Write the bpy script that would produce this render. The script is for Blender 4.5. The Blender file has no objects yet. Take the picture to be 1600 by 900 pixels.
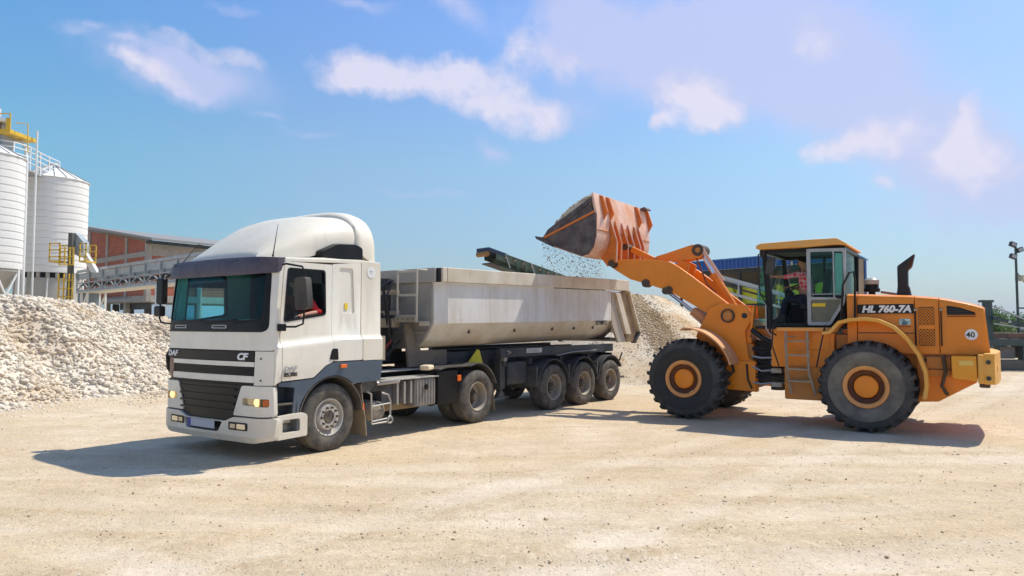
import bpy, bmesh, math, random
import numpy as np
from mathutils import Vector, Matrix, Euler, geometry
random.seed(7); RNG = np.random.default_rng(11)
S = bpy.context.scene; COL = S.collection
# ---------------------------------------------------------------- camera
CAM_H = 1.91
cd = bpy.data.cameras.new('camera'); cam = bpy.data.objects.new('camera', cd); COL.objects.link(cam)
cd.sensor_width = 36; cd.lens = 36*1110/1600; cd.clip_start = .1; cd.clip_end = 6000
cam.location = (0, 0, CAM_H); cam.rotation_euler = (math.radians(90)+math.atan(55/1110), 0, 0)
S.camera = cam
# ---------------------------------------------------------------- colour management
S.view_settings.view_transform = 'Standard'; S.view_settings.look = 'None'
S.view_settings.exposure = 0.17; S.view_settings.gamma = 1.0; S.view_settings.use_curve_mapping = False
S.cycles.max_bounces = 8; S.cycles.transparent_max_bounces = 16
# ---------------------------------------------------------------- sun and sky
SUN = Vector((1.5, .85, 2.75)).normalized()
EL = math.asin(SUN.z); AZ = math.atan2(SUN.x, SUN.y)
sl = bpy.data.lights.new('sun', 'SUN'); sl.energy = 4.3; sl.angle = math.radians(.8); sl.color = (1, .93, .79)
so = bpy.data.objects.new('sun', sl); COL.objects.link(so); so.rotation_euler = SUN.to_track_quat('Z', 'Y').to_euler()
W = bpy.data.worlds.new('World'); S.world = W; W.use_nodes = True
def dirpx(x, y):
    f = 1110; th = math.atan(55/f)
    F = Vector((0, math.cos(th), math.sin(th))); U = Vector((0, -math.sin(th), math.cos(th)))
    return (F+Vector(((x-800)/f, 0, 0))+U*((450-y)/f)).normalized()
class NT:
    def __init__(s, nt): s.nt = nt
    def n(s, t, ins=None, **kw):
        n = s.nt.nodes.new('ShaderNode'+t)
        for k, v in kw.items(): setattr(n, k, v)
        for k, v in (ins or {}).items():
            i = n.inputs[k]
            if isinstance(v, bpy.types.NodeSocket): s.nt.links.new(v, i)
            else:
                if i.type == 'RGBA' and len(v) == 3: v = (*v, 1)
                i.default_value = v
        return n
    def math(s, op, a, b=0., c=0., clamp=False):
        n = s.n('Math', {0: a, 1: b, 2: c}, operation=op, use_clamp=clamp); return n.outputs[0]
    def mix(s, f, a, b, bt='MIX'):
        n = s.nt.nodes.new('ShaderNodeMix'); n.data_type = 'RGBA'; n.blend_type = bt
        for i, v in ((0, f), (6, a), (7, b)):
            if isinstance(v, bpy.types.NodeSocket): s.nt.links.new(v, n.inputs[i])
            else: n.inputs[i].default_value = (*v, 1) if (i > 0 and len(v) == 3) else v
        return n.outputs[2]
    def ramp(s, f, stops, interp='LINEAR'):
        n = s.n('ValToRGB', {0: f}); cr = n.color_ramp; cr.interpolation = interp
        while len(cr.elements) < len(stops): cr.elements.new(.5)
        for e, (p, c) in zip(cr.elements, stops):
            e.position = p; e.color = (c, c, c, 1) if isinstance(c, (int, float)) else (*c, 1)
        return n.outputs[0]
def build_world():
    nt = W.node_tree; nt.nodes.clear(); k = NT(nt)
    sky = k.n('TexSky', sky_type='NISHITA'); sky.sun_disc = False; sky.sun_elevation = EL; sky.sun_rotation = AZ
    sky.air_density = 1.0; sky.dust_density = 1.0; sky.ozone_density = 1.6
    tc = k.n('TexCoord'); d = k.n('VectorMath', {0: tc.outputs['Generated']}, operation='NORMALIZE').outputs[0]
    sp = k.n('SeparateXYZ', {0: d})
    # warp and detail noise in direction space
    nz = k.n('TexNoise', {'Vector': d, 'Scale': 11., 'Detail': 9., 'Roughness': .6})
    nf = k.n('TexNoise', {'Vector': d, 'Scale': 2.6, 'Detail': 5., 'Roughness': .55})
    wv = k.n('VectorMath', {0: nz.outputs['Color'], 1: (.5, .5, .5)}, operation='SUBTRACT').outputs[0]
    wv = k.n('VectorMath', {0: wv, 'Scale': .065}, operation='SCALE').outputs[0]
    dw = k.n('VectorMath', {0: d, 1: wv}, operation='ADD').outputs[0]
    def blob(px, py, rx, ry, amp, tilt=0.):
        c = dirpx(px, py); f = 1110.
        dif = k.n('VectorMath', {0: dw, 1: tuple(c)}, operation='SUBTRACT').outputs[0]
        t = math.radians(tilt)
        R = Vector((math.cos(t), 0, -math.sin(t))); U = Vector((math.sin(t), 0, math.cos(t)))
        a = k.n('VectorMath', {0: dif, 1: tuple(R*(f/rx))}, operation='DOT_PRODUCT').outputs['Value']
        b = k.n('VectorMath', {0: dif, 1: tuple(U*(f/ry))}, operation='DOT_PRODUCT').outputs['Value']
        e = k.n('VectorMath', {0: dif, 1: tuple(c*3.)}, operation='DOT_PRODUCT').outputs['Value']
        r2 = k.math('ADD', k.math('ADD', k.math('MULTIPLY', a, a), k.math('MULTIPLY', b, b)), k.math('MULTIPLY', e, e))
        return k.math('MULTIPLY', k.math('POWER', 2.718, k.math('MULTIPLY', r2, -1.)), amp)
    def total(bl):
        s_ = None
        for b in bl:
            v = blob(*b); s_ = v if s_ is None else k.math('ADD', s_, v)
        return s_
    soft = total([(295, 112, 88, 32, 1.2, 6), (290, 145, 50, 16, .6, 0), (900, 60, 90, 60, .9, 40), (1010, 60, 130, 60, .95, 15), (1130, 40, 120, 70, .8, 0), (1060, 130, 90, 34, .6, 25), (1270, 70, 90, 70, .85, 40), (1380, 170, 130, 50, .7, 30), (1480, 250, 110, 50, .6, 30), (1560, 330, 90, 45, .45, 0), (1200, 150, 130, 40, .5, 15), (1480, 60, 170, 80, .35, 0),
                  (770, 232, 28, 12, .8, 15), (107, 48, 18, 8, .65, 0), (670, 300, 80, 8, .42, 3), (715, 14, 46, 18, .8, 30), (560, 4, 50, 9, .6, 0), (1650, 250, 160, 90, .5, 0), (135, 38, 15, 6, .65, 0),
                  (360, 3, 36, 7, .5, 0), (200, 62, 16, 7, .6, 0), (485, 205, 50, 7, .4, 0), (415, 182, 22, 5, .55, 0), (510, 100, 20, 6, .5, 0), (880, 180, 50, 24, .5, 10), (740, 165, 130, 30, .3, 12)])
    hard = total([(x_, y_, a_*(1.0 if x_ < 900 else 1.2), b_*(1.12 if x_ < 900 else 1.35), m_, t_) for x_, y_, a_, b_, m_, t_ in [(570, 122, 68, 22, 1.05, 4), (660, 128, 90, 26, 1.0, 8), (740, 112, 34, 14, .6, 0), (790, 162, 70, 30, .95, 18), (858, 196, 26, 26, .85, 70),
                  (1060, 142, 32, 14, .75, 10), (1098, 150, 36, 26, .95, 30), (1105, 186, 18, 28, .9, 90), (1140, 172, 22, 10, .55, 20), (1038, 186, 11, 9, .85, 20), (1280, 240, 20, 10, .75, 10), (1340, 232, 50, 14, .55, -10), (1388, 205, 26, 30, .8, 60), (1508, 190, 10, 32, .8, 5), (1500, 238, 34, 18, .85, 10), (1540, 262, 34, 16, .75, 25), (1380, 288, 14, 8, .85, 30), (1530, 300, 24, 16, .55, -30),
                  (215, 108, 34, 12, .8, 25), (270, 128, 50, 16, .55, 20), (310, 72, 60, 12, .55, 4), (385, 95, 28, 13, .6, 20), (822, 60, 28, 50, .6, 10), (880, 100, 60, 20, .55, 20), (1255, 50, 26, 26, .45, 30), (1290, 78, 22, 22, .55, 60)]])
    det = k.math('MULTIPLY', k.math('SUBTRACT', nz.outputs[0], .5), 2.2)
    # everywhere the photograph does not reach: scattered clouds of the same kind
    gen = k.math('MULTIPLY', k.ramp(sp.outputs['Y'], [(0, 1.), (.45, 0.)]), k.math('MULTIPLY', k.ramp(nf.outputs[0], [(.5, 0.), (.72, 1.)]), .9))
    nh = k.n('TexNoise', {'Vector': d, 'Scale': 34., 'Detail': 8., 'Roughness': .65}).outputs[0]
    fine = k.math('MULTIPLY', k.math('SUBTRACT', nh, .5), 1.3)
    sm = k.ramp(k.math('ADD', soft, k.math('ADD', k.math('MULTIPLY', det, k.math('MINIMUM', soft, .8)), k.math('MULTIPLY', fine, k.math('MINIMUM', soft, .25)))), [(.12, 0.), (.5, .32), (1.5, .82)])
    hard = k.math('ADD', hard, k.math('MULTIPLY', fine, k.math('MINIMUM', hard, .6)))
    hm = k.ramp(k.math('ADD', hard, k.math('MULTIPLY', det, k.math('MINIMUM', hard, .9))), [(.26, 0.), (.55, .42), (1.1, .84)])
    grade = k.ramp(sp.outputs['Z'], [(0., (.74, .86, 1.02)), (.08, (.78, .93, 1.02)), (.22, (1.02, 1.20, 1.24)), (.39, (1.0, 1.28, 1.62)), (.6, (.8, 1.2, 1.6))])
    cool = k.mix(1., sky.outputs[0], grade, 'MULTIPLY')
    cool = k.mix(k.n('MapRange', {0: sp.outputs['X'], 1: -.25, 2: -.6, 3: 0., 4: .8}).outputs[0], cool, k.mix(1., cool, (.66, 1.05, 1.02), 'MULTIPLY'))
    c = k.mix(sm, cool, (4.9, 5.3, 7.7))
    c = k.mix(gen, c, (5.4, 5.4, 7.2))
    lit = k.ramp(k.math('ADD', k.math('MULTIPLY', hard, .35), k.math('ADD', k.math('MULTIPLY', nh, .8), k.math('MULTIPLY', nz.outputs[0], .4))), [(.62, (5.4, 5.5, 7.4)), (1.0, (7.0, 6.7, 7.9))])
    c = k.mix(hm, c, lit)
    bg = k.n('Background', {'Color': c, 'Strength': .105})
    o = k.n('OutputWorld', {0: bg.outputs[0]})
build_world()
# ---------------------------------------------------------------- materials
MATS = {}
def mat(name, col, rough=.6, metal=0., runs=None, col2=None, nscale=6., namt=(.35, .65), bump=0., bscale=40., dust=None, dz=None, coat=0., spec=.4, detail=5., dn=2.2, streak=None):
    """col2: second colour laid in by noise. dust: (colour, amount) thrown on by noise, denser low down when dz=(z0, z1)."""
    if name in MATS: return MATS[name]
    m = bpy.data.materials.new(name); m.use_nodes = True; nt = m.node_tree; nt.nodes.clear(); k = NT(nt)
    tc = k.n('TexCoord'); P = tc.outputs['Object']; c = (*col, 1)
    if streak: P2 = k.n('Mapping', {0: P, 'Scale': streak}).outputs[0]
    else: P2 = P
    if col2:
        n1 = k.n('TexNoise', {'Vector': P2, 'Scale': nscale, 'Detail': detail, 'Roughness': .6})
        c = k.mix(k.ramp(n1.outputs[0], [(namt[0], 0.), (namt[1], 1.)]), col, col2)
    r = rough
    if runs:                                                         # rain-washed dirt and rust runs, with chips and scrapes
        pv = k.n('Mapping', {0: P, 'Scale': (9, 9, .7)}).outputs[0]
        nr = k.n('TexNoise', {'Vector': pv, 'Scale': 1.3, 'Detail': 7., 'Roughness': .7}).outputs[0]
        ch = k.n('TexNoise', {'Vector': P, 'Scale': 14., 'Detail': 6., 'Roughness': .75}).outputs[0]
        ms = k.n('TexNoise', {'Vector': P, 'Scale': 1.1, 'Detail': 3.}).outputs[0]
        c = k.mix(k.math('MULTIPLY', k.math('MULTIPLY', k.ramp(nr, [(.5, 0.), (.72, 1.)]), k.ramp(ms, [(.35, .2), (.65, 1.)])), runs[1]), c, runs[0])
        c = k.mix(k.math('MULTIPLY', k.ramp(ch, [(.66, 0.), (.70, 1.)]), runs[1]*1.2, clamp=True), c, tuple(x*.55 for x in runs[0]))
    if dust:
        n2 = k.n('TexNoise', {'Vector': P, 'Scale': dn, 'Detail': 7., 'Roughness': .65})
        f = k.ramp(n2.outputs[0], [(.3, 0.), (.75, 1.)])
        if dz:
            z = k.n('SeparateXYZ', {0: P}).outputs[2]
            g = k.n('MapRange', {0: z, 1: dz[0], 2: dz[1], 3: 1., 4: 0.}).outputs[0]
            f = k.math('ADD', k.math('MULTIPLY', f, .45), k.math('MULTIPLY', g, k.math('ADD', .45, f)), clamp=True)
        f = k.math('MULTIPLY', f, dust[1], clamp=True)
        c = k.mix(f, c, dust[0])
        r = k.math('ADD', k.math('MULTIPLY', f, max(0., .9-rough)), rough)
    b = k.n('BsdfPrincipled', {'Base Color': c, 'Roughness': r, 'Metallic': metal, 'Coat Weight': coat, 'Coat Roughness': .12, 'Specular IOR Level': spec})
    if bump:
        n3 = k.n('TexNoise', {'Vector': P, 'Scale': bscale, 'Detail': 5., 'Roughness': .6})
        nt.links.new(k.n('Bump', {'Height': n3.outputs[0], 'Strength': bump, 'Distance': .02}).outputs[0], b.inputs['Normal'])
    k.n('OutputMaterial', {0: b.outputs[0]})
    MATS[name] = m; return m
def glass(name, tint, refl=.12, rough=.02):
    if name in MATS: return MATS[name]
    m = bpy.data.materials.new(name); m.use_nodes = True; nt = m.node_tree; nt.nodes.clear(); k = NT(nt)
    t = k.n('BsdfTransparent', {0: tint}); g = k.n('BsdfGlossy', {'Color': (1, 1, 1), 'Roughness': rough})
    fr = k.n('Fresnel', {0: 1.5}); f = k.math('ADD', k.math('MULTIPLY', fr.outputs[0], .38), refl*.02, clamp=True); f = k.math('MULTIPLY', f, k.math('SUBTRACT', 1., k.n('NewGeometry').outputs['Backfacing']))
    mx = k.n('MixShader', {0: f, 1: t.outputs[0], 2: g.outputs[0]})
    k.n('OutputMaterial', {0: mx.outputs[0]}); MATS[name] = m; return m
def emis(name, col, st, base=(.8, .8, .8)):
    if name in MATS: return MATS[name]
    m = bpy.data.materials.new(name); m.use_nodes = True; b = m.node_tree.nodes['Principled BSDF']
    b.inputs['Base Color'].default_value = (*base, 1); b.inputs['Emission Color'].default_value = (*col, 1); b.inputs['Emission Strength'].default_value = st
    b.inputs['Roughness'].default_value = .2; MATS[name] = m; return m
DUST = (.52, .43, .31)
M_WHITE = mat('truck_white_paint', (.85, .80, .68), .33, runs=((.45, .36, .25), .3), col2=(.77, .75, .68), nscale=1.5, dust=(DUST, .5), dz=(.2, 1.25), coat=.35)
M_FAIR = mat('fairing_paint', (.78, .74, .64), .45, runs=((.5, .40, .28), .3), col2=(.74, .68, .56), nscale=2., dust=(DUST, .25))
M_BLUE = mat('fender_slate_blue', (.06, .095, .14), .6, dust=(DUST, .22), dz=(.3, 1.0))
M_BLACK = mat('black_plastic', (.008, .009, .011), .4, dust=(DUST, .02), spec=.22)
M_BLKD = mat('black_dusty_plastic', (.024, .024, .027), .65, dust=(DUST, .32), dz=(.1, 1.2))
M_VISOR = mat('visor_dark_plum', (.055, .045, .07), .5, col2=(.09, .07, .1), nscale=9., dust=(DUST, .12))
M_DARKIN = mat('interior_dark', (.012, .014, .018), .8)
M_DASH = mat('dashboard', (.03, .04, .05), .5)
M_RUB = mat('tyre_rubber', (.03, .03, .031), .85, dust=((.3, .26, .2), .55), dn=5., bump=.3, bscale=60.)
M_RUBL = mat('loader_tyre_rubber', (.022, .024, .028), .8, dust=((.3, .27, .22), .3), dn=3., bump=.25, bscale=50.)
M_SIDEW = mat('dusty_tyre_sidewall', (.23, .205, .165), .9, col2=(.11, .10, .085), nscale=2.5, bump=.2, bscale=60.)
M_STEEL = mat('bare_steel', (.42, .42, .42), .4, .8, dust=(DUST, .4), dn=5.)
M_RIM = mat('truck_rim_dusty', (.32, .29, .25), .6, .3, dust=(DUST, .5), dn=5.)
M_RIMD = mat('inner_hub_brown', (.05, .04, .035), .8, dust=(DUST, .3))
M_CHAS = mat('chassis_dark', (.018, .022, .03), .7, dust=(DUST, .3), dz=(.2, 1.0))
M_NAVY = mat('trailer_chassis_navy', (.012, .022, .035), .55, dust=(DUST, .22), dz=(.1, 1.1))
M_GREYB = mat('battery_box_grey', (.16, .16, .16), .6, dust=(DUST, .5), dn=4.)
M_TRAIL = mat('trailer_pale_paint', (.74, .75, .74), .40, runs=((.36, .26, .16), .6), col2=(.60, .58, .53), nscale=1.2, dust=((.5, .40, .27), .75), dz=(1.35, 2.0), streak=(1, 1, .5))
M_RIMBOX = mat('trailer_rim_cream', (.72, .66, .55), .55, runs=((.4, .28, .16), .5), col2=(.56, .48, .36), nscale=1.6, dust=(DUST, .3))
M_TANW = mat('tan_worn_metal', (.42, .35, .25), .6, col2=(.3, .25, .18), nscale=4.)
M_OR = mat('loader_orange', (.90, .255, .003), .36, runs=((.30, .14, .05), .12), col2=(.82, .235, .004), nscale=1.5, dust=((.62, .34, .12), .15), dn=2.5, coat=.08)
M_ORD = mat('loader_orange_dusty', (.70, .23, .015), .6, col2=(.52, .19, .03), nscale=3., dust=((.46, .3, .16), .4), dn=3.)
M_YEL = mat('counterweight_amber', (.82, .36, .03), .5, col2=(.75, .38, .06), nscale=3., dust=(DUST, .2))
M_BUCK = mat('bucket_worn_sheen', (.82, .50, .36), .36, runs=((.30, .12, .05), .55), col2=(.68, .24, .05), nscale=1.3, namt=(.45, .6), dust=((.80, .62, .52), .5), dn=2.4)  # worn paint; its pale pink sunlit sheen is part of the base colour
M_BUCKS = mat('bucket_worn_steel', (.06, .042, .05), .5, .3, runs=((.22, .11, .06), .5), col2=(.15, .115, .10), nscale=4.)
M_ORRED = mat('bucket_rib_red_orange', (.74, .20, .02), .45, runs=((.2, .08, .04), .5), col2=(.55, .15, .03), nscale=5.)
M_HOSE = mat('hydraulic_hose', (.015, .015, .016), .5)
M_CHROME = mat('chrome_rod', (.7, .7, .72), .15, 1.)
M_GREYF = mat('door_frame_grey', (.42, .43, .44), .5, col2=(.3, .3, .3), nscale=5.)
M_TEXW = mat('white_lettering', (.8, .8, .8), .5)
M_TEXK = mat('black_lettering', (.02, .02, .02), .6)
M_GLT = glass('windscreen_glass', (.52, .90, .93), .25)
M_GLS = glass('side_glass', (.55, .68, .74), .35)
M_GLD = glass('tinted_strip_glass', (.18, .26, .34), .5)
M_GLC = glass('loader_cab_glass', (.66, .88, .84), .3)
M_LENS = glass('lamp_lens', (.9, .88, .82), .5)
M_AMB = mat('amber_lens', (.8, .16, .02), .25, coat=.5)
M_YELP = mat('yellow_paint', (.72, .46, .03), .5, col2=(.6, .38, .04), nscale=3.)
M_RED = mat('red_cloth', (.55, .02, .025), .9)
M_SKIN = mat('skin', (.48, .24, .16), .6)
M_HAIR = mat('dark_hair', (.02, .014, .01), .8)
# ---------------------------------------------------------------- mesh builder
def tag(o, label=None, cat=None, group=None, kind=None):
    if label: o['label'] = label
    if cat: o['category'] = cat
    if group: o['group'] = group
    if kind: o['kind'] = kind
    return o
def empty(name, loc, rz=0., **kw):
    o = bpy.data.objects.new(name, None); COL.objects.link(o); o.location = loc; o.rotation_euler = (0, 0, rz)
    o.empty_display_size = .3; tag(o, **kw); return o
def link_mesh(name, me, m, parent=None):
    o = bpy.data.objects.new(name, me); COL.objects.link(o); o.parent = parent
    if m and not me.materials: me.materials.append(m)
    return o
def copy_tree(o, parent=None):
    c = o.copy(); COL.objects.link(c); c.parent = parent
    for ch in list(o.children): copy_tree(ch, c)
    return c
def basis(ax):
    ax = Vector(ax).normalized(); t = Vector((0, 0, 1)) if abs(ax.z) < .9 else Vector((1, 0, 0))
    u = t.cross(ax).normalized(); return ax, u, ax.cross(u)
class MB:
    def __init__(s): s.v = []; s.f = []
    def add(s, vs, fs):
        b = len(s.v); s.v += [tuple(v) for v in vs]; s.f += [tuple(b+i for i in f) for f in fs]; return s
    def box(s, x0, x1, y0, y1, z0, z1):
        v = [(x, y, z) for x in (x0, x1) for y in (y0, y1) for z in (z0, z1)]
        return s.add(v, [(0, 1, 3, 2), (4, 6, 7, 5), (0, 4, 5, 1), (2, 3, 7, 6), (0, 2, 6, 4), (1, 5, 7, 3)])
    def obox(s, c, size, R=None):
        R = R or Matrix.Identity(3); c = Vector(c)
        v = [c+R@Vector((x*size[0]/2, y*size[1]/2, z*size[2]/2)) for x in (-1, 1) for y in (-1, 1) for z in (-1, 1)]
        return s.add(v, [(0, 1, 3, 2), (4, 6, 7, 5), (0, 4, 5, 1), (2, 3, 7, 6), (0, 2, 6, 4), (1, 5, 7, 3)])
    def bar(s, p0, p1, w, h=None, up=(0, 0, 1)):
        p0, p1 = Vector(p0), Vector(p1); h = h or w; a = (p1-p0).normalized(); up = Vector(up)
        if abs(a.dot(up)) > .98: up = Vector((1, 0, 0))
        r = a.cross(up).normalized(); u = r.cross(a); v = []
        for p in (p0, p1):
            for i, j in ((-1, -1), (1, -1), (1, 1), (-1, 1)): v.append(p+r*(i*w/2)+u*(j*h/2))
        return s.add(v, [(0, 1, 2, 3), (7, 6, 5, 4), (0, 4, 5, 1), (1, 5, 6, 2), (2, 6, 7, 3), (3, 7, 4, 0)])
    def cyl(s, p0, p1, r0, r1=None, n=20):
        r1 = r0 if r1 is None else r1; p0, p1 = Vector(p0), Vector(p1); a, u, w = basis(p1-p0); v = []
        for p, r in ((p0, r0), (p1, r1)):
            for i in range(n):
                t = 2*math.pi*i/n; v.append(p+u*(r*math.cos(t))+w*(r*math.sin(t)))
        f = [(i, (i+1) % n, n+(i+1) % n, n+i) for i in range(n)]+[tuple(range(n-1, -1, -1)), tuple(range(n, 2*n))]
        return s.add(v, f)
    def tube(s, pts, r, n=8, closed=False):
        pts = [Vector(p) for p in pts]; v = []; f = []; m = len(pts); pu = None
        for i, p in enumerate(pts):
            a = (pts[min(i+1, m-1)]-pts[max(i-1, 0)]).normalized() if not closed else (pts[(i+1) % m]-pts[i-1]).normalized()
            if pu is None: _, u, w = basis(a)
            else: u = (pu-a*pu.dot(a)).normalized(); w = a.cross(u)
            pu = u; rr = r[i] if isinstance(r, (list, tuple)) else r
            for j in range(n):
                t = 2*math.pi*j/n; v.append(p+u*(rr*math.cos(t))+w*(rr*math.sin(t)))
        for i in range(m if closed else m-1):
            for j in range(n):
                k = ((i+1) % m)*n; f.append((i*n+j, i*n+(j+1) % n, k+(j+1) % n, k+j))
        if not closed: f += [tuple(range(n-1, -1, -1)), tuple((m-1)*n+j for j in range(n))]
        return s.add(v, f)
    def lathe(s, prof, o, ax, n=48, closed=False, arc=None):
        """prof: (radius, distance along the axis)"""
        o = Vector(o); a, u, w = basis(ax); v = []; f = []; m = len(prof)
        for i in range(n):
            t = 2*math.pi*i/n
            for r, h in prof: v.append(o+a*h+u*(r*math.cos(t))+w*(r*math.sin(t)))
        for i in range(n):
            k = (i+1) % n
            for j in range(m if closed else m-1):
                q = (j+1) % m; f.append((i*m+j, i*m+q, k*m+q, k*m+j))
        return s.add(v, f)
    def prism(s, poly, a0, a1, ax='y'):
        n = len(poly); v = []
        for a in (a0, a1):
            for p, q in poly: v.append({'x': (a, p, q), 'y': (p, a, q), 'z': (p, q, a)}[ax])
        return s.add(v, [tuple(range(n)), tuple(range(2*n-1, n-1, -1))]+[(i, (i+1) % n, n+(i+1) % n, n+i) for i in range(n)])
    def loft(s, secs, closed=True, caps=True):
        n = len(secs[0]); v = [p for q in secs for p in q]; f = []
        for i in range(len(secs)-1):
            for j in range(n if closed else n-1):
                k = (j+1) % n; f.append((i*n+j, i*n+k, (i+1)*n+k, (i+1)*n+j))
        if caps: f += [tuple(range(n-1, -1, -1)), tuple((len(secs)-1)*n+j for j in range(n))]
        return s.add(v, f)
    def strip(s, path, y0, y1, t, inward=True):
        """bent plate: path of (x,z), from y0 to y1, thickness t to the left of the path"""
        P = [Vector((p[0], 0, p[1])) for p in path]; secs = []
        for i, p in enumerate(P):
            d = (P[min(i+1, len(P)-1)]-P[max(i-1, 0)]).normalized(); nrm = Vector((-d.z, 0, d.x))*t
            q = p+nrm; secs.append([(p.x, y0, p.z), (p.x, y1, p.z), (q.x, y1, q.z), (q.x, y0, q.z)])
        return s.loft(secs)
    def sheet(s, outer, holes, fn, w0, w1, us=(), vs=()):
        loops = [outer]+list(holes); tr = geometry.tessellate_polygon([[Vector((p[0], p[1], 0)) for p in l] for l in loops])
        bm = bmesh.new(); V = [bm.verts.new((p[0], p[1], 0)) for l in loops for p in l]
        for t in tr:
            try: bm.faces.new([V[i] for i in t])
            except ValueError: pass
        bmesh.ops.dissolve_degenerate(bm, edges=bm.edges[:], dist=1e-6)
        for ax, cuts in ((0, us), (1, vs)):
            no = (1, 0, 0) if ax == 0 else (0, 1, 0)
            for c in cuts:
                bmesh.ops.bisect_plane(bm, geom=bm.verts[:]+bm.edges[:]+bm.faces[:], dist=1e-5, plane_co=(c if ax == 0 else 0, c if ax == 1 else 0, 0), plane_no=no)
        bm.verts.ensure_lookup_table(); bm.verts.index_update(); n = len(bm.verts)
        v = [fn(x.co.x, x.co.y, w0) for x in bm.verts]+[fn(x.co.x, x.co.y, w1) for x in bm.verts]
        f = []
        for fc in bm.faces:
            ix = [x.index for x in fc.verts]; f.append(tuple(ix)); f.append(tuple(n+i for i in reversed(ix)))
        for e in bm.edges:
            if len(e.link_faces) == 1: a, b = e.verts[0].index, e.verts[1].index; f.append((a, b, n+b, n+a))
        bm.free(); return s.add(v, f)
    def mesh(s, name, sharp=35.):
        me = bpy.data.meshes.new(name); me.from_pydata(s.v, [], s.f)
        bm = bmesh.new(); bm.from_mesh(me); bmesh.ops.recalc_face_normals(bm, faces=bm.faces[:]); bm.to_mesh(me); bm.free()
        me.shade_smooth(); me.set_sharp_from_angle(angle=math.radians(sharp)); return me
    def build(s, name, m, parent=None, bevel=0., label=None, sharp=35.):
        o = link_mesh(name, s.mesh(name, sharp), m, parent)
        if bevel:
            b = o.modifiers.new('bevel', 'BEVEL'); b.width = bevel; b.segments = 2; b.limit_method = 'ANGLE'; b.angle_limit = math.radians(38); b.use_clamp_overlap = True
            b.harden_normals = True
        if label: o['label'] = label
        return o
def bx(name, m, parent, x0, x1, y0, y1, z0, z1, bevel=.008, label=None): return MB().box(x0, x1, y0, y1, z0, z1).build(name, m, parent, bevel, label)
def rr(x0, x1, y0, y1, r, n=4):
    """rounded rectangle outline"""
    out = []
    for cx, cy, a0 in ((x1-r, y1-r, 0), (x0+r, y1-r, 90), (x0+r, y0+r, 180), (x1-r, y0+r, 270)):
        for i in range(n+1):
            t = math.radians(a0+90*i/n); out.append((cx+r*math.cos(t), cy+r*math.sin(t)))
    return out
def rnd(poly, r, n=3):
    """round every corner of a polygon"""
    out = []; N = len(poly)
    for i in range(N):
        p, a, b = Vector(poly[i]), Vector(poly[i-1]), Vector(poly[(i+1) % N])
        da, db = (a-p), (b-p); q = min(r, da.length*.45, db.length*.45); A = p+da.normalized()*q; B = p+db.normalized()*q
        for j in range(n+1):
            t = j/n; out.append(tuple(A*(1-t)**2+p*(2*t*(1-t))+B*t*t))
    return out
def arc(cx, cy, r, a0, a1, n=12): return [(cx+r*math.cos(math.radians(a0+(a1-a0)*i/n)), cy+r*math.sin(math.radians(a0+(a1-a0)*i/n))) for i in range(n+1)]
def frange(a, b, st): return [a+st*i for i in range(int((b-a)/st)+1)]
def text(name, body, size, origin, xd, nd, m, parent, shear=0., off=0., sx=1., depth=.003, space=1., warp=None):
    cu = bpy.data.curves.new(name, 'FONT'); cu.body = body; cu.size = size; cu.shear = shear; cu.offset = off; cu.extrude = depth; cu.space_character = space
    cu.resolution_u = 3; t = bpy.data.objects.new(name+'_curve', cu); COL.objects.link(t)
    dg = bpy.context.evaluated_depsgraph_get(); dg.update(); me = bpy.data.meshes.new_from_object(t.evaluated_get(dg)); bpy.data.objects.remove(t); bpy.data.curves.remove(cu)
    xd = Vector(xd).normalized(); nd = Vector(nd).normalized(); yd = nd.cross(xd)
    M = Matrix((( xd.x*sx, yd.x, nd.x, origin[0]), (xd.y*sx, yd.y, nd.y, origin[1]), (xd.z*sx, yd.z, nd.z, origin[2]), (0, 0, 0, 1)))
    me.transform(M); me.materials.clear()
    if warp:
        for v in me.vertices: v.co = warp(v.co); me.name = name
    return link_mesh(name, me, m, parent)
def skin(name, m, parent, verts, edges, radii, root=0, sub=2):
    me = bpy.data.meshes.new(name); me.from_pydata(verts, edges, []); o = link_mesh(name, me, m, parent)
    sm_ = o.modifiers.new('skin', 'SKIN'); sm_.use_smooth_shade = True
    L = me.skin_vertices[0].data if me.skin_vertices else None
    if L is None:
        me.skin_vertices.new() if hasattr(me.skin_vertices, 'new') else None
    if not me.skin_vertices:
        bm = bmesh.new(); bm.from_mesh(me); bm.verts.layers.skin.verify(); bm.to_mesh(me); bm.free()
    for i, r in enumerate(radii):
        d = me.skin_vertices[0].data[i]; d.radius = (r, r) if isinstance(r, float) else r; d.use_root = (i == root)
    ss = o.modifiers.new('subsurf', 'SUBSURF'); ss.levels = sub; ss.render_levels = sub
    return o
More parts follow.
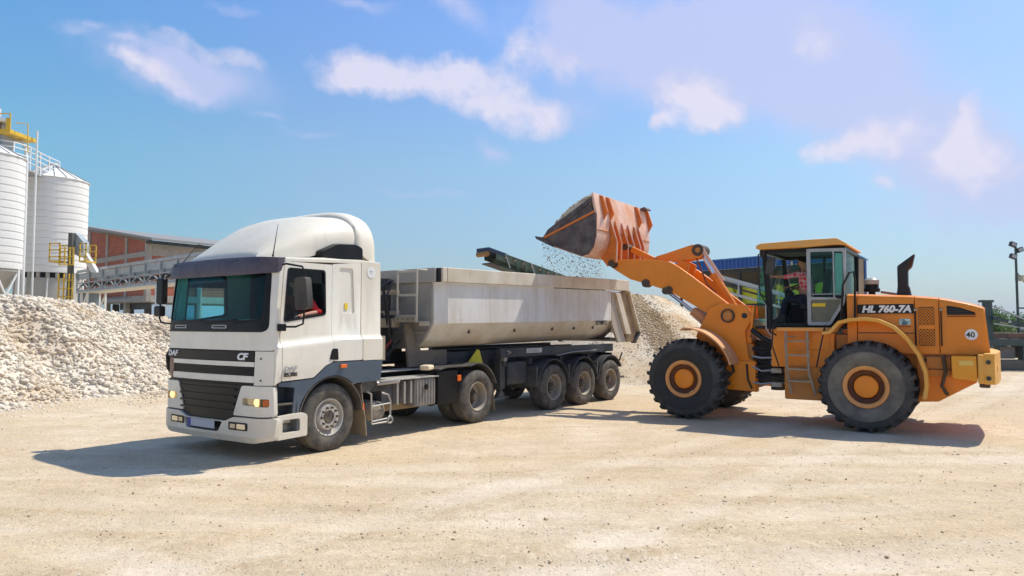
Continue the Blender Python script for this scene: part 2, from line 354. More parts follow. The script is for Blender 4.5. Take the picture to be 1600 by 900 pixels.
# ================================================================ SETTING: ground, hills
TRACKS = ((math.radians(7), 5.2, .3, .9), (math.radians(7), 7.2, .3, .8), (math.radians(-9), 8.6, .32, .7), (math.radians(-9), 6.6, .3, .6), (math.radians(15), 3.3, .3, 1.), (math.radians(15), 4.9, .28, .7), (math.radians(48), 3.4, .28, .7), (math.radians(48), 5.5, .28, .7), (math.radians(-30), 3.6, .26, .6), (math.radians(3), 9.6, .3, .8))
def sand_material():
    m = bpy.data.materials.new('pale_quarry_dust'); m.use_nodes = True; nt = m.node_tree; nt.nodes.clear(); k = NT(nt)
    P = k.n('TexCoord').outputs['Object']
    def N(sc, det=6., ro=.6, v=P): return k.n('TexNoise', {'Vector': v, 'Scale': sc, 'Detail': det, 'Roughness': ro}).outputs[0]
    st = k.n('Mapping', {0: P, 'Rotation': (0, 0, math.radians(-12)), 'Scale': (.16, 1.1, 1)}).outputs[0]
    c = k.mix(k.ramp(N(.22), [(.42, 0.), (.58, 1.)]), (.66, .50, .31), (.75, .61, .44))
    c = k.mix(k.ramp(N(1.2, 8., .7), [(.42, 0.), (.68, .9)]), c, (.54, .41, .26))
    c = k.mix(k.ramp(N(1.4, 9., .75, st), [(.5, 0.), (.68, .5)]), c, (.70, .60, .48)); c = k.mix(k.ramp(N(3.5, 8., .8, st), [(.52, 0.), (.66, .55)]), c, (.50, .37, .22))
    c = k.mix(k.ramp(N(.7, 7., .7, st), [(.56, 0.), (.72, .6)]), c, (.47, .34, .2))
    c = k.mix(k.ramp(N(26., 6., .75), [(.42, 0.), (.75, .75)]), c, (.36, .28, .19)); c = k.mix(k.ramp(N(60., 4., .8), [(.5, 0.), (.75, .5)]), c, (.85, .78, .68)); c = k.mix(k.ramp(N(6., 8., .75), [(.5, 0.), (.72, .5)]), c, (.45, .34, .22))
    # wheel tracks: compacted pale bands with loose darker shoulders, the same lines the geometry follows
    sp3 = k.n('SeparateXYZ', {0: P}); X_, Y_ = sp3.outputs[0], sp3.outputs[1]; wn = k.math('MULTIPLY', k.math('SUBTRACT', N(.5, 3.), .5), .5)
    for a_, off_, w_, st_ in TRACKS:
        dd_ = k.math('ADD', k.math('ADD', k.math('MULTIPLY', X_, -math.sin(a_)), k.math('MULTIPLY', Y_, math.cos(a_))), k.math('ADD', k.math('MULTIPLY', k.math('SINE', k.math('ADD', k.math('MULTIPLY', X_, .35), off_)), .25), -off_))
        ad = k.math('ABSOLUTE', k.math('ADD', dd_, k.math('MULTIPLY', wn, .3)))
        brk = k.ramp(N(.45, 5., .6), [(.35, .25), (.6, 1.)])
        c = k.mix(k.math('MULTIPLY', k.math('MULTIPLY', k.n('MapRange', {0: ad, 1: w_*.55, 2: w_*1.1, 3: 1., 4: 0.}).outputs[0], brk), .27*st_), c, (.76, .67, .56))
        sh_ = k.math('MULTIPLY', k.n('MapRange', {0: ad, 1: w_*.9, 2: w_*1.3, 3: 0., 4: 1.}).outputs[0], k.n('MapRange', {0: ad, 1: w_*1.5, 2: w_*2.6, 3: 1., 4: 0.}).outputs[0])
        c = k.mix(k.math('MULTIPLY', k.math('MULTIPLY', sh_, k.ramp(N(9., 6., .75), [(.4, 0.), (.6, 1.)])), 0.5*st_), c, (.44, .32, .19))
    vo = k.n('TexVoronoi', {'Vector': P, 'Scale': 30.}); rv = k.n('SeparateColor', {0: vo.outputs['Color']}).outputs[0]
    sp = k.math('MULTIPLY', k.ramp(vo.outputs['Distance'], [(.12, 1.), (.26, 0.)]), k.ramp(rv, [(.62, 0.), (.8, 1.)]))
    c = k.mix(k.math('MULTIPLY', sp, .38), c, (.24, .2, .15))
    vo2 = k.n('TexVoronoi', {'Vector': P, 'Scale': 9.}); rv2 = k.n('SeparateColor', {0: vo2.outputs['Color']}).outputs[1]
    sp2 = k.math('MULTIPLY', k.ramp(vo2.outputs['Distance'], [(.08, 1.), (.2, 0.)]), k.ramp(rv2, [(.8, 0.), (.85, 1.)]))
    c = k.mix(k.math('MULTIPLY', sp2, .5), c, (.8, .74, .66))
    h = k.math('ADD', k.math('MULTIPLY', N(5., 8., .65), .7), k.math('ADD', k.math('MULTIPLY', N(45., 3., .7), .3), k.math('ADD', k.math('MULTIPLY', sp, .35), k.math('MULTIPLY', N(2.2, 6., .6, st), .8))))
    b = k.n('BsdfPrincipled', {'Base Color': c, 'Roughness': .95, 'Specular IOR Level': .15})
    nt.links.new(k.n('Bump', {'Height': h, 'Strength': .85, 'Distance': .05}).outputs[0], b.inputs['Normal'])
    k.n('OutputMaterial', {0: b.outputs[0]}); return m
M_SAND = sand_material()
def vnoise(x, y, s, seed=0):
    r = np.random.default_rng(seed); o = 0*x; a = 1.
    for i in range(4):
        for q in range(3):
            t = r.uniform(0, 2*math.pi); p = r.uniform(0, 6.28); o = o+a*np.sin((x*math.cos(t)+y*math.sin(t))*s*2**i*r.uniform(.7, 1.4)+p)
        a *= .5
    return o/3.5
def rut(x, y):
    """worn wheel tracks crossing the yard, a few centimetres deep"""
    h = 0*x
    for a, off, w, st in TRACKS:
        d = -x*math.sin(a)+y*math.cos(a)-off+.25*np.sin(x*.35+off)
        h = h-st*.024*np.exp(-(d/w)**4)+st*.016*np.exp(-((np.abs(d)-1.6*w)/(.4*w))**2)*(1+.5*np.sin(x*9+off))
    return h
def ground_h(x, y):
    d = np.sqrt(x**2+(y-12)**2); near = np.clip((30-d)/10, 0, 1)
    veh = np.clip((np.minimum(np.hypot(x+1, y-12.5), np.hypot(x-4.5, y-14))-4.)/3., 0.15, 1)
    return (rut(x, y)+.02*vnoise(x, y, 1.3, 3))*near*veh
def grid_mesh(name, xs, ys, hf, m, **kw):
    X, Y = np.meshgrid(xs, ys); Z = hf(X, Y); nx, ny = len(xs), len(ys)
    co = np.stack([X, Y, Z], -1).reshape(-1, 3)
    i = np.arange((ny-1)*nx).reshape(ny-1, nx)[:, :-1].ravel(); F = np.stack([i, i+1, i+nx+1, i+nx], 1)
    return np_mesh(name, co, F, m, **kw)
def np_mesh(name, co, F, m, smooth=True):
    me = bpy.data.meshes.new(name); nf, k = F.shape
    me.vertices.add(len(co)); me.vertices.foreach_set('co', co.astype(np.float32).ravel())
    me.loops.add(nf*k); me.loops.foreach_set('vertex_index', F.astype(np.int32).ravel())
    me.polygons.add(nf); me.polygons.foreach_set('loop_start', np.arange(0, nf*k, k, dtype=np.int32)); me.polygons.foreach_set('loop_total', np.full(nf, k, dtype=np.int32))
    me.update(calc_edges=True); me.validate()
    if smooth: me.shade_smooth()
    return link_mesh(name, me, m)
xs = np.concatenate([np.array([-3000, -1200, -500, -220, -110, -60, -40]), np.arange(-30, 30.01, .22), np.array([40, 60, 110, 220, 500, 1200, 3000])])
ys = np.concatenate([np.array([-3000, -800, -200, -60, -20, -8]), np.arange(-2, 40.01, .2), np.array([50, 70, 110, 220, 500, 1200, 3500])])
tag(grid_mesh('ground', xs, ys, ground_h, M_SAND), kind='structure')
# hills at the horizon
M_HILL = mat('wooded_hills', (.05, .085, .04), 1., col2=(.08, .11, .05), nscale=.02, bump=0.)
def hill_h(X, Y):
    r = np.hypot(X, Y); a = np.arctan2(X, Y)
    e = np.clip(1-np.abs(r-1900)/700, 0, 1)**1.5
    return -2+e*(34+16*np.sin(a*7+.6)+8*np.sin(a*19+1)+4*np.sin(a*53))
A = np.linspace(-math.pi, math.pi, 361); R_ = np.array([1250, 1500, 1650, 1750, 1850, 1900, 2000, 2200, 2500])
AA, RR = np.meshgrid(A, R_); HX, HY = RR*np.sin(AA), RR*np.cos(AA); HZ = hill_h(HX, HY)
co = np.stack([HX, HY, HZ], -1).reshape(-1, 3); n_ = len(A); i = np.arange((len(R_)-1)*n_).reshape(-1, n_)[:, :-1].ravel()
tag(np_mesh('hills', co, np.stack([i, i+1, i+n_+1, i+n_], 1), M_HILL), kind='structure')
# ---------------------------------------------------------------- rocks
def ico():
    bm = bmesh.new(); bmesh.ops.create_icosphere(bm, subdivisions=1, radius=1.); v = np.array([x.co[:] for x in bm.verts]); f = np.array([[x.index for x in q.verts] for q in bm.faces]); bm.free(); return v, f
IV, IF = ico()
def octa(): return np.array([(1, 0, 0), (-1, 0, 0), (0, 1, 0), (0, -1, 0), (0, 0, 1), (0, 0, -1)], float), np.array([(0, 2, 4), (2, 1, 4), (1, 3, 4), (3, 0, 4), (2, 0, 5), (1, 2, 5), (3, 1, 5), (0, 3, 5)])
OV, OF = octa()
def rocks(name, pos, size, m, low=False, flat=.7, parent=None):
    V, Fc = (OV, OF) if low else (IV, IF); n = len(pos); nv = len(V)
    jit = RNG.uniform(.6, 1.25, (n, nv, 1)); ax = RNG.uniform(.6, 1.25, (n, 1, 3)); ax[..., 2] *= flat
    v = V[None]*jit*ax*np.asarray(size).reshape(n, 1, 1)
    a = RNG.uniform(0, 6.28, n); b = RNG.uniform(-.9, .9, n)
    ca, sa, cb, sb = np.cos(a)[:, None], np.sin(a)[:, None], np.cos(b)[:, None], np.sin(b)[:, None]
    x, y, z = v[..., 0], v[..., 1], v[..., 2]; x, z = x*cb-z*sb, x*sb+z*cb; x, y = x*ca-y*sa, x*sa+y*ca
    v = np.stack([x, y, z], -1)+np.asarray(pos)[:, None, :]
    F = (Fc[None]+(np.arange(n)*nv)[:, None, None]).reshape(-1, 3)
    o = np_mesh(name, v.reshape(-1, 3), F, m, smooth=False); o.parent = parent; return o
def rock_mat(name, a, b, c3, sc=9.):
    m = bpy.data.materials.new(name); m.use_nodes = True; nt = m.node_tree; nt.nodes.clear(); k = NT(nt)
    P = k.n('TexCoord').outputs['Object']; rnd_ = k.n('NewGeometry').outputs['Random Per Island']
    c = k.mix(k.ramp(rnd_, [(0, 0.), (1, 1.)]), a, b)
    c = k.mix(k.ramp(k.n('TexNoise', {'Vector': P, 'Scale': .55, 'Detail': 5., 'Roughness': .6}).outputs[0], [(.46, 0.), (.68, .85)]), c, c3)
    c = k.mix(k.ramp(k.n('TexNoise', {'Vector': P, 'Scale': sc, 'Detail': 5., 'Roughness': .7}).outputs[0], [(.5, 0.), (.8, .45)]), c, (.3, .24, .17))
    b_ = k.n('BsdfPrincipled', {'Base Color': c, 'Roughness': .95, 'Specular IOR Level': .15}); k.n('OutputMaterial', {0: b_.outputs[0]}); return m
M_ROCK = rock_mat('white_limestone', (.60, .52, .41), (.75, .68, .57), (.56, .43, .29))
M_ROCK2 = rock_mat('sandy_gravel', (.58, .47, .33), (.72, .63, .50), (.50, .32, .15))
M_GRIT = rock_mat('yard_grit', (.42, .33, .24), (.74, .66, .55), (.45, .34, .22))
# left stockpile of crushed stone: foot line runs away from the camera
FO = np.array([-11.35, 15.5]); FD = np.array([.3, .954]); FN = np.array([-.954, .3])
def pile1(x, y):
    px, py = x-FO[0], y-FO[1]; t = px*FD[0]+py*FD[1]; d = px*FN[0]+py*FN[1]
    crest = np.interp(t, [-9, -4, 0, 3, 5, 6.4, 7.6, 8.6, 10, 13, 16], [2.2, 2.7, 2.7, 2.72, 2.55, 2.42, 2.2, 2.12, 1.9, 1.0, 0.])
    w = 4.+.25*np.sin(t*1.1)+.2*np.sin(t*2.7+1)
    d = d+.18*np.sin(t*1.7)+.1*np.sin(t*4.1)
    k = np.clip(d/w, 0, 1); up = crest*(k-.06*np.sin(k*6.28))
    dn = np.clip(1-(d-w-.8)/4.5, 0, 1); h = np.where(d < w, up, np.where(d < w+.8, crest, crest*dn))
    return np.where(d > 0, h, 0)+np.where(d > .1, .07*vnoise(x, y, 2.2, 5), 0)-.03
gp = empty('stone_stockpile', (-13.3, 18.5, 0), label='long heap of crushed white limestone rocks on the left, below the silos', cat='stone heap')
o = grid_mesh('mound', np.arange(-24, -8, .2), np.arange(6, 33, .2), pile1, M_ROCK); o.parent = gp; o.matrix_parent_inverse = Matrix.Translation(-Vector(gp.location))
def pts_on(fn, n, box, cond):
    x = RNG.uniform(box[0], box[1], n); y = RNG.uniform(box[2], box[3], n); z = fn(x, y); k = cond(x, y, z); return np.stack([x, y, z], -1)[k]
def c1(x, y, z):
    d = (x-FO[0])*FN[0]+(y-FO[1])*FN[1]; t = (x-FO[0])*FD[0]+(y-FO[1])*FD[1]; return (d > -.1) & (d < 5.6) & (z > -.1) & (t > -4) & (t < 13)
p = pts_on(pile1, 52000, (-19, -8, 12, 29), c1)
s_ = RNG.lognormal(-3.15, .48, len(p)); s_ = np.clip(s_, .014, .12); p[:, 2] += s_*.25
o = rocks('loose_rocks', p, s_, M_ROCK); o['kind'] = 'stuff'; o.parent = gp; o.matrix_parent_inverse = Matrix.Translation(-Vector(gp.location))
# the biggest rocks, each its own object
shapes = []
for q in range(8):
    v = IV*RNG.uniform(.7, 1.25, (12, 1))*np.array([1.15, .9, .75]); me = bpy.data.meshes.new('rock'); me.from_pydata(v.tolist(), [], IF.tolist()); me.materials.append(M_ROCK); shapes.append(me)
def c2(x, y, z): return c1(x, y, z) & (z > .02) & (y < 23.5) & (y > 13.5)
p = pts_on(pile1, 4000, (-16, -8.5, 13, 24), c2)[:290]
for q, co_ in enumerate(p):
    r = link_mesh('rock', shapes[q % 8], None, gp); s = random.uniform(.075, .125); r.scale = (s, s, s); r.rotation_euler = (random.uniform(-.6, .6), random.uniform(-.6, .6), random.uniform(0, 6))
    r.location = Vector(co_)+Vector((0, 0, s*.3))-Vector(gp.location)
# foot spill and yard grit
d_ = RNG.exponential(.5, 5000); t_ = RNG.uniform(-4, 12, 5000); xy = FO[None]+FD[None]*t_[:, None]-FN[None]*(d_[:, None]-.3)
p = np.stack([xy[:, 0], xy[:, 1], 0*t_+.005], -1)
tag(rocks('spilled_stones', p, RNG.uniform(.012, .05, len(p)), M_ROCK, low=True), label='scatter of small white stones spilled along the foot of the left stone heap', cat='stones', kind='stuff')
r_ = 2.2+RNG.power(1.6, 15000)*24; a_ = RNG.uniform(-.68, .68, 15000); x_, y_ = r_*np.sin(a_), r_*np.cos(a_)
keep = pile1(x_, y_) < .01; x_, y_ = x_[keep], y_[keep]
p = np.stack([x_, y_, ground_h(x_, y_)+.002], -1); sz = np.clip(RNG.lognormal(-5.15, .5, len(p)), .003, .026)
tag(rocks('yard_grit', p, sz, M_GRIT, low=True), label='loose pebbles and grit scattered over the pale quarry yard', cat='pebbles', kind='stuff')
# crumbs pushed up along the shoulders of the wheel tracks
cx_, cy_ = [], []
for a, off, w, st in TRACKS:
    x_ = RNG.uniform(-12, 13, 600); sd_ = RNG.choice([-1, 1], 600)*w*RNG.normal(1.45, .45, 600); y_ = (off+sd_-.25*np.sin(x_*.35+off)+x_*math.sin(a))/math.cos(a); keep = (np.sin(x_*1.7+off*3)+RNG.normal(0, 1.1, 600) > .2) & (y_ > 2) & (np.abs(x_) < .75*y_+1) & (pile1(x_, y_) < .01)
    cx_.append(x_[keep]); cy_.append(y_[keep])
x_ = np.concatenate(cx_); y_ = np.concatenate(cy_); p = np.stack([x_, y_, ground_h(x_, y_)+.002], -1)
tag(rocks('track_crumbs', p, np.clip(RNG.lognormal(-4.85, .5, len(p)), .004, .028), rock_mat('sand_crumbs', (.50, .37, .22), (.68, .54, .37), (.42, .3, .17))), label='loose sandy crumbs lying along the edges of the wheel tracks', cat='crumbs', kind='stuff')
# right stockpile behind the trailer
def pile2(x, y):
    h = 0*x-.05
    for cx, cy, hh, r in ((4.5, 27., 3.75, 5.5), (2.2, 28.5, 3.1, 5.0), (7.0, 29.5, 1.6, 4.)):
        d = np.hypot(x-cx, (y-cy))*(1+.05*np.sin(np.arctan2(y-cy, x-cx)*7)); h = np.maximum(h, hh*(1-d/r)-.25*hh*np.exp(-(d/.7)**2))
    return h+.04*vnoise(x, y, 2.5, 8)
gq = empty('gravel_stockpile', (4, 27, 0), label='conical heap of sandy gravel with an ochre streak behind the tipper trailer', cat='gravel heap')
o = grid_mesh('mound', np.arange(-4, 12, .2), np.arange(21, 35, .2), pile2, M_ROCK2); o.parent = gq; o.matrix_parent_inverse = Matrix.Translation(-Vector(gq.location))
p = pts_on(pile2, 70000, (-3, 11, 21, 30), lambda x, y, z: (z > .02)); s_ = np.clip(RNG.lognormal(-3.95, .4, len(p)), .008, .055); p[:, 2] -= s_*.25
o = rocks('loose_gravel', p, s_, M_ROCK2, low=True, flat=.45); o['kind'] = 'stuff'; o.parent = gq; o.matrix_parent_inverse = Matrix.Translation(-Vector(gq.location))
t_ = RNG.uniform(0, 1, 9000); x_ = 4.25+.95*t_+RNG.normal(0, .20, 9000)*(.5+t_); y_ = 26.2-3.2*t_+RNG.normal(0, .15, 9000)
p = np.stack([x_, y_, pile2(x_, y_)+.01], -1); p = p[p[:, 2] > .03]
o = rocks('ochre_gravel', p, np.clip(RNG.lognormal(-3.7, .4, len(p)), .01, .06), rock_mat('ochre_gravel', (.58, .42, .24), (.72, .57, .38), (.5, .33, .16)), low=True, flat=.5); o['kind'] = 'stuff'; o.parent = gq; o.matrix_parent_inverse = Matrix.Translation(-Vector(gq.location))
# ================================================================ TRACTOR TRUCK (local x: rearwards, y: towards its far side, z: up)
TA = math.radians(55.5); TO = Vector((-2.725, 10.721, 0))
truck = empty('tractor_truck', TO, TA, label='dusty white cab-over tractor truck with high roof fairing and slate blue wheel arches', cat='truck'); truck.scale = (1, 1.022, 1)
CW = 2.45
def xf(y, z):
    t = (y-1.2)/1.25; x = -1.23+.07*t*t+.13*(max(0, abs(t)-.86)/.15)**2
    return x+(.1*(z-1.8) if z > 1.8 else 0)
def fr(off=0.):                                                     # sheets on the bowed front
    return lambda u, v, w: (xf(u, v)+w+off, u, v)
UF = frange(-.02, 2.44, .1)
def bulge(s, z):
    zc = 1.57+.09*min(1, max(0, (s+1)/1.1)); k = min(1, max(0, (zc+.07-z)/.07)); b = .055*k
    if z < 1.3: b -= .03*(1.3-z)/.3
    return b
def nside(u, v, w): return (u, -.03+w-bulge(u, v), v)
def fside(u, v, w): return (u, 2.43-w+bulge(u, v), v)
VS = [1.2, 1.3, 1.45, 1.5, 1.54, 1.57, 1.6, 1.63, 1.66, 1.7, 1.74]; US = frange(-.9, .9, .15)
door_out = rnd([(-.93, 1.10), (-.38, 1.12), (-.16, 1.29), (-.02, 1.335), (-.02, 2.79), (-.88, 2.785), (-.945, 1.95)], .02, 1)
win = rnd([(-.89, 1.92), (-.13, 2.03), (-.15, 2.70), (-.83, 2.70)], .05, 3)
def side_panels(fn, far):
    d = MB().sheet(door_out, [win], fn, 0, .04, US, VS).build('door', M_WHITE, truck)
    MB().sheet(rnd([(-.015, 1.34), (.565, 1.34), (.565, 2.86), (-.015, 2.80)], .02, 1), [rnd([(.16, 2.06), (.44, 2.06), (.40, 2.76), (.12, 2.76)], .05, 3)], fn, 0, .04, US, VS).build('side_panel', M_WHITE, truck)
    MB().sheet([(.1, 2.02), (.5, 2.02), (.46, 2.8), (.06, 2.8)], [], lambda u, v, w: fn(u, v, w+.018), 0, .02).build('pressed_recess', M_WHITE, truck)
    MB().sheet(rnd([(.575, 1.33), (1.0, 1.33), (.985, 2.88), (.575, 2.88)], .015, 1), [], fn, -.004, .03, US, VS).build('side_fairing', M_FAIR, truck)
    # seal round the window, glass
    MB().sheet(win, [rnd([(-.865, 1.945), (-.155, 2.055), (-.175, 2.675), (-.81, 2.675)], .04, 3)], fn, -.006, .05).build('window_seal', M_BLACK, d)
    MB().sheet(rnd([(-.83, 2.48), (-.15, 2.5), (-.165, 2.69), (-.81, 2.69)], .02, 2), [], lambda u, v, w: fn(u, v, w+.02), 0, .004).build('window_glass', M_GLD, d)
    MB().sheet([(-.87, 1.94), (-.62, 1.975), (-.60, 2.48), (-.83, 2.48)], [], lambda u, v, w: fn(u, v, w+.02), 0, .004).build('window_glass', M_GLS, d)
    sgn = -1 if not far else 1; yy = -.09 if not far else 2.49
    h = MB().sheet(rnd([(-.10, 1.37), (.07, 1.36), (.055, 1.53), (-.05, 1.53)], .02, 2), [], lambda u, v, w: fn(u, v, w-.012), 0, .012); h.build('door_handle', M_BLACK, d, .003)
    # blue arch panel below
    a = arc(0, .5, .63, 50, 152, 14)
    MB().sheet([(-.97, 1.08), (-.36, 1.105), (-.15, 1.275), (.0, 1.325), (1.0, 1.32), (.985, 1.0), (.42, .98)]+a+[(-.62, .60), (-.70, .60), (-.70, 1.0), (-.97, 1.03)], [], fn, .0, .03, US, [1.2, 1.28]).build('wheel_arch_panel', M_BLUE, truck, label='slate blue panel over the front wheel')
    y0, y1 = (-.05, .5) if not far else (1.95, 2.45)
    MB().strip(arc(0, .5, .62, 5, 170, 18), y0, y1, .02).build('wheel_arch_liner', M_BLKD, truck)
    # entry steps in front of the wheel
    q = (lambda y: y) if not far else (lambda y: 2.4-y)
    def B(x0, x1, a, b, z0, z1): return (x0, x1, min(q(a), q(b)), max(q(a), q(b)), z0, z1)
    MB().box(*B(-.98, -.5, .22, .25, .3, 1.06)).build('step_well', M_BLUE, truck)
    MB().box(*B(-1.0, -.52, -.03, .24, .76, .79)).build('step', M_BLKD, truck, .008)
    MB().box(*B(-1.0, -.52, -.01, .24, 1.03, 1.06)).build('step', M_BLKD, truck, .008)
    MB().box(*B(-.64, -.6, -.04, .24, .3, 1.0)).build('step_side', M_BLUE, truck, .008)
    MB().sheet(rnd([(-1.0, .29), (-.47, .30), (-.47, .60), (-.56, .64), (-.98, .62)], .03, 2), [rnd([(-.9, .38), (-.6, .38), (-.6, .56), (-.9, .56)], .03, 2)], (lambda u, v, w: (u, -.06+w, v)) if not far else (lambda u, v, w: (u, 2.46-w, v)), 0, .05).build('step_skirt', M_WHITE, truck, .006)
    MB().box(*B(-.95, -.55, .1, .13, .32, .6)).build('step_back', M_WHITE, truck)
    MB().box(*B(-.95, -.55, -.04, .12, .345, .375)).build('step', M_RIM, truck, .005)
    b = (yy-.0, yy+.03*sgn)
    MB().box(.10, .22, min(b), max(b), 1.235, 1.29).build('side_marker_lamp', M_AMB, truck, .01)
side_panels(nside, False); side_panels(fside, True)
for fn in (nside, fside): MB().sheet([(-1.045, 1.06), (-.94, 1.10), (-.955, 1.95), (-.89, 2.79), (-.945, 2.81), (-1.04, 1.85)], [], fn, .0, .05, US, VS).build('door_pillar', M_WHITE, truck)
# sticker on the near side panel
MB().box(.245, .305, -.022, -.016, 2.12, 2.22).build('warning_sticker', mat('yellow_sticker', (.8, .58, .03), .5), truck)
MB().lathe([(.0, 0), (.09, 0), (.09, .004), (.0, .004)], (.78, -.040, 2.72), (0, 1, 0), 20).build('round_sticker', mat('clear_sticker', (.78, .78, .76), .4), truck)
text('side_badge', '77', .075, (.735, -.041, 2.695), (1, 0, 0), (0, -1, 0), mat('grey_lettering', (.35, .35, .36), .5), truck, depth=.002)
text('door_lettering', 'DAF', .085, (-.92, -.0955, 1.245), (1, 0, 0), (0, -1, 0), mat('grey_lettering', (.35, .35, .36), .5), truck, shear=.2, off=.002, sx=1.35)
text('door_lettering', '85.380', .075, (-.92, -.0985, 1.165), (1, 0, 0), (0, -1, 0), M_TEXK, truck, off=.003, sx=1.1)
# front
MB().sheet(rnd([(-.055, 1.53), (2.455, 1.53), (2.44, 2.83), (-.04, 2.83)], .03, 1), [rnd([(.07, 1.80), (2.33, 1.80), (2.29, 2.66), (.05, 2.66)], .09, 4)], fr(), 0, .05, UF, [1.8, 2.2]).build('front_panel', M_WHITE, truck)
MB().sheet(rnd([(.0, 1.785), (2.40, 1.785), (2.38, 2.68), (.03, 2.68)], .1, 4), [rnd([(.10, 1.955), (2.30, 1.955), (2.27, 2.65), (.09, 2.65)], .07, 4)], fr(-.006), 0, .03, UF, [1.8, 2.2]).build('windscreen_surround', M_BLACK, truck)
ws = MB().sheet(rnd([(.08, 1.94), (2.32, 1.94), (2.29, 2.66), (.07, 2.66)], .07, 4), [], fr(.004), 0, .005, UF, [1.8, 2.2]).build('windscreen', M_GLT, truck)
for y in (.95, 1.95):                                                # two name plates in the black band: worn silver lettering
    MB().sheet(rr(y-.17, y+.17, 1.835, 1.885, .02), [], fr(-.014), 0, .006, UF).build('cowl_vent', M_STEEL, truck)
    MB().sheet(rr(y-.14, y+.14, 1.848, 1.872, .01), [], fr(-.017), 0, .004, UF).build('cowl_vent_slot', M_BLACK, truck)
for y0, y1 in ((1.35, .62), (2.05, 1.35), (.65, .12)):
    pts = [(xf(y0+(y1-y0)*t, 1.9+.1*t)-.025, y0+(y1-y0)*t, 1.915+.05*t) for t in (0, .15, .3, .5, .75, 1)]
    w = MB().tube(pts, .009, 6); w.build('wiper', M_BLACK, truck)
# sun visor
secs = []
for y in [-.06]+frange(0, 2.4, .1)+[2.46]:
    t = abs((y-1.2)/1.26); pr = .13*(1-t**8)+.02; x0 = xf(min(2.42, max(-.02, y)), 2.72); zt = 2.855-.02*t**4; zb = 2.585+.03*t**6
    secs.append([(x0+.1, y, zt), (x0-.02-pr*.35, y, zt-.01), (x0-pr*.8, y, zt-.07), (x0-pr, y, zb+.04), (x0-pr*.95, y, zb), (x0+.03, y, zb+.03)])
MB().loft(secs).build('sun_visor', M_VISOR, truck)
for y in (.55, 2.12):
    MB().cyl((xf(y, 2.78)-.12, y, 2.775), (xf(y, 2.78)-.07, y, 2.79), .03, n=10).build('visor_bolt', M_BLACK, truck)
# cab roof, back wall, floor, inside
MB().sheet([(-1.0, 0.0), (.58, 0.0), (.58, 2.4), (-1.0, 2.4)], [], lambda u, v, w: (u, v, 2.80+.06*min(1, (u+1.05)/.9)+w+.03*math.sin(math.pi*v/2.4)), 0, .03, US, frange(.2, 2.2, .2)).build('roof', M_WHITE, truck)
for y0, y1 in ((-.03, .05), (2.36, 2.44)): MB().prism([(-1.0, 2.775), (1.0, 2.865), (1.0, 2.89), (.55, 2.905), (-.1, 2.875), (-1.0, 2.83)], y0, y1).build('roof_side_rail', M_WHITE, truck, .012)
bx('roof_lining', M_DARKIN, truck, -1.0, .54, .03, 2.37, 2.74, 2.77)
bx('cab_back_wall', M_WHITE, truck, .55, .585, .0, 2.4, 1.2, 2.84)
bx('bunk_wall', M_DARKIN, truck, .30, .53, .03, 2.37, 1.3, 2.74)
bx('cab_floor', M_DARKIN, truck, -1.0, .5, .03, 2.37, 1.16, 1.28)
MB().prism([(-1.13, 1.3), (-1.13, 1.90), (-.95, 1.97), (-.66, 1.90), (-.62, 1.6), (-.8, 1.3)], .06, 2.34).build('dashboard', M_DASH, truck, .02)
for y in (.45, 1.75):
    s1 = MB().box(-.22, .22, y-.23, y+.23, 1.55, 1.72).box(-.1, .1, y-.15, y+.15, 1.28, 1.55).build('seat', mat('seat_cloth', (.03, .035, .05), .9), truck, .03)
    MB().prism([(.1, 1.7), (.22, 1.7), (.3, 2.38), (.22, 2.42), (.17, 2.38)], y-.22, y+.22).build('backrest', mat('seat_cloth', (.03, .035, .05), .9), s1, .03)
MB().lathe([(.2+.018*math.cos(a), .018*math.sin(a)) for a in np.linspace(0, 5.5, 8)], (-.60, .52, 2.02), (-.45, 0, 1), 24, closed=True).bar((-.62, .34, 2.02), (-.62, .70, 2.02), .03, .02).cyl((-.60, .52, 2.02), (-.75, .52, 1.75), .03, n=10).build('steering_wheel', M_BLACK, truck)
bx('dash_papers', mat('paper', (.5, .46, .3), .9), truck, -1.06, -.84, .35, .75, 1.955, 1.965, 0)
# upper grille
G0 = .18; G1 = 2.38
MB().sheet([(-.045, 1.05), (G0+.02, 1.05), (G0, 1.52), (-.052, 1.52)], [], fr(.0), 0, .05, UF).build('corner_panel', M_WHITE, truck)
MB().sheet([(2.36, 1.42), (2.45, 1.42), (2.45, 1.52), (2.36, 1.52)], [], fr(.0), 0, .05, UF).build('corner_panel', M_WHITE, truck)
MB().sheet([(G0+.03, 1.02), (2.42, 1.02), (2.42, 1.515), (G0+.03, 1.515)], [], fr(.035), 0, .02, UF).build('grille_backing', M_BLACK, truck)
MB().sheet(rnd([(G0+.03, 1.385), (G1, 1.385), (G1+.04, 1.515), (G0+.02, 1.515)], .015, 2), [], fr(.004), 0, .02, UF).build('grille_band', M_BLACK, truck)
for z0, z1 in ((1.305, 1.37), (1.085, 1.175)):
    MB().sheet(rnd([(G0+.025, z0), (2.16, z0), (2.16, z1), (G0+.025, z1)], .012, 2), [], fr(.002), 0, .03, UF).build('grille_slat', M_WHITE, truck)
for z in (1.20, 1.225, 1.25, 1.275): MB().sheet([(G0+.04, z), (2.14, z), (2.14, z+.012), (G0+.04, z+.012)], [], fr(.016), 0, .02, UF).build('grille_slat', M_BLACK, truck, label='thin black grille slat')
MB().sheet(rnd([(2.17, 1.10), (2.40, 1.10), (2.41, 1.38), (2.18, 1.38)], .015, 2), [], fr(.012), 0, .02, UF).build('bare_bracket', mat('bare_primer', (.42, .27, .2), .8, col2=(.3, .2, .15), nscale=8.), truck)
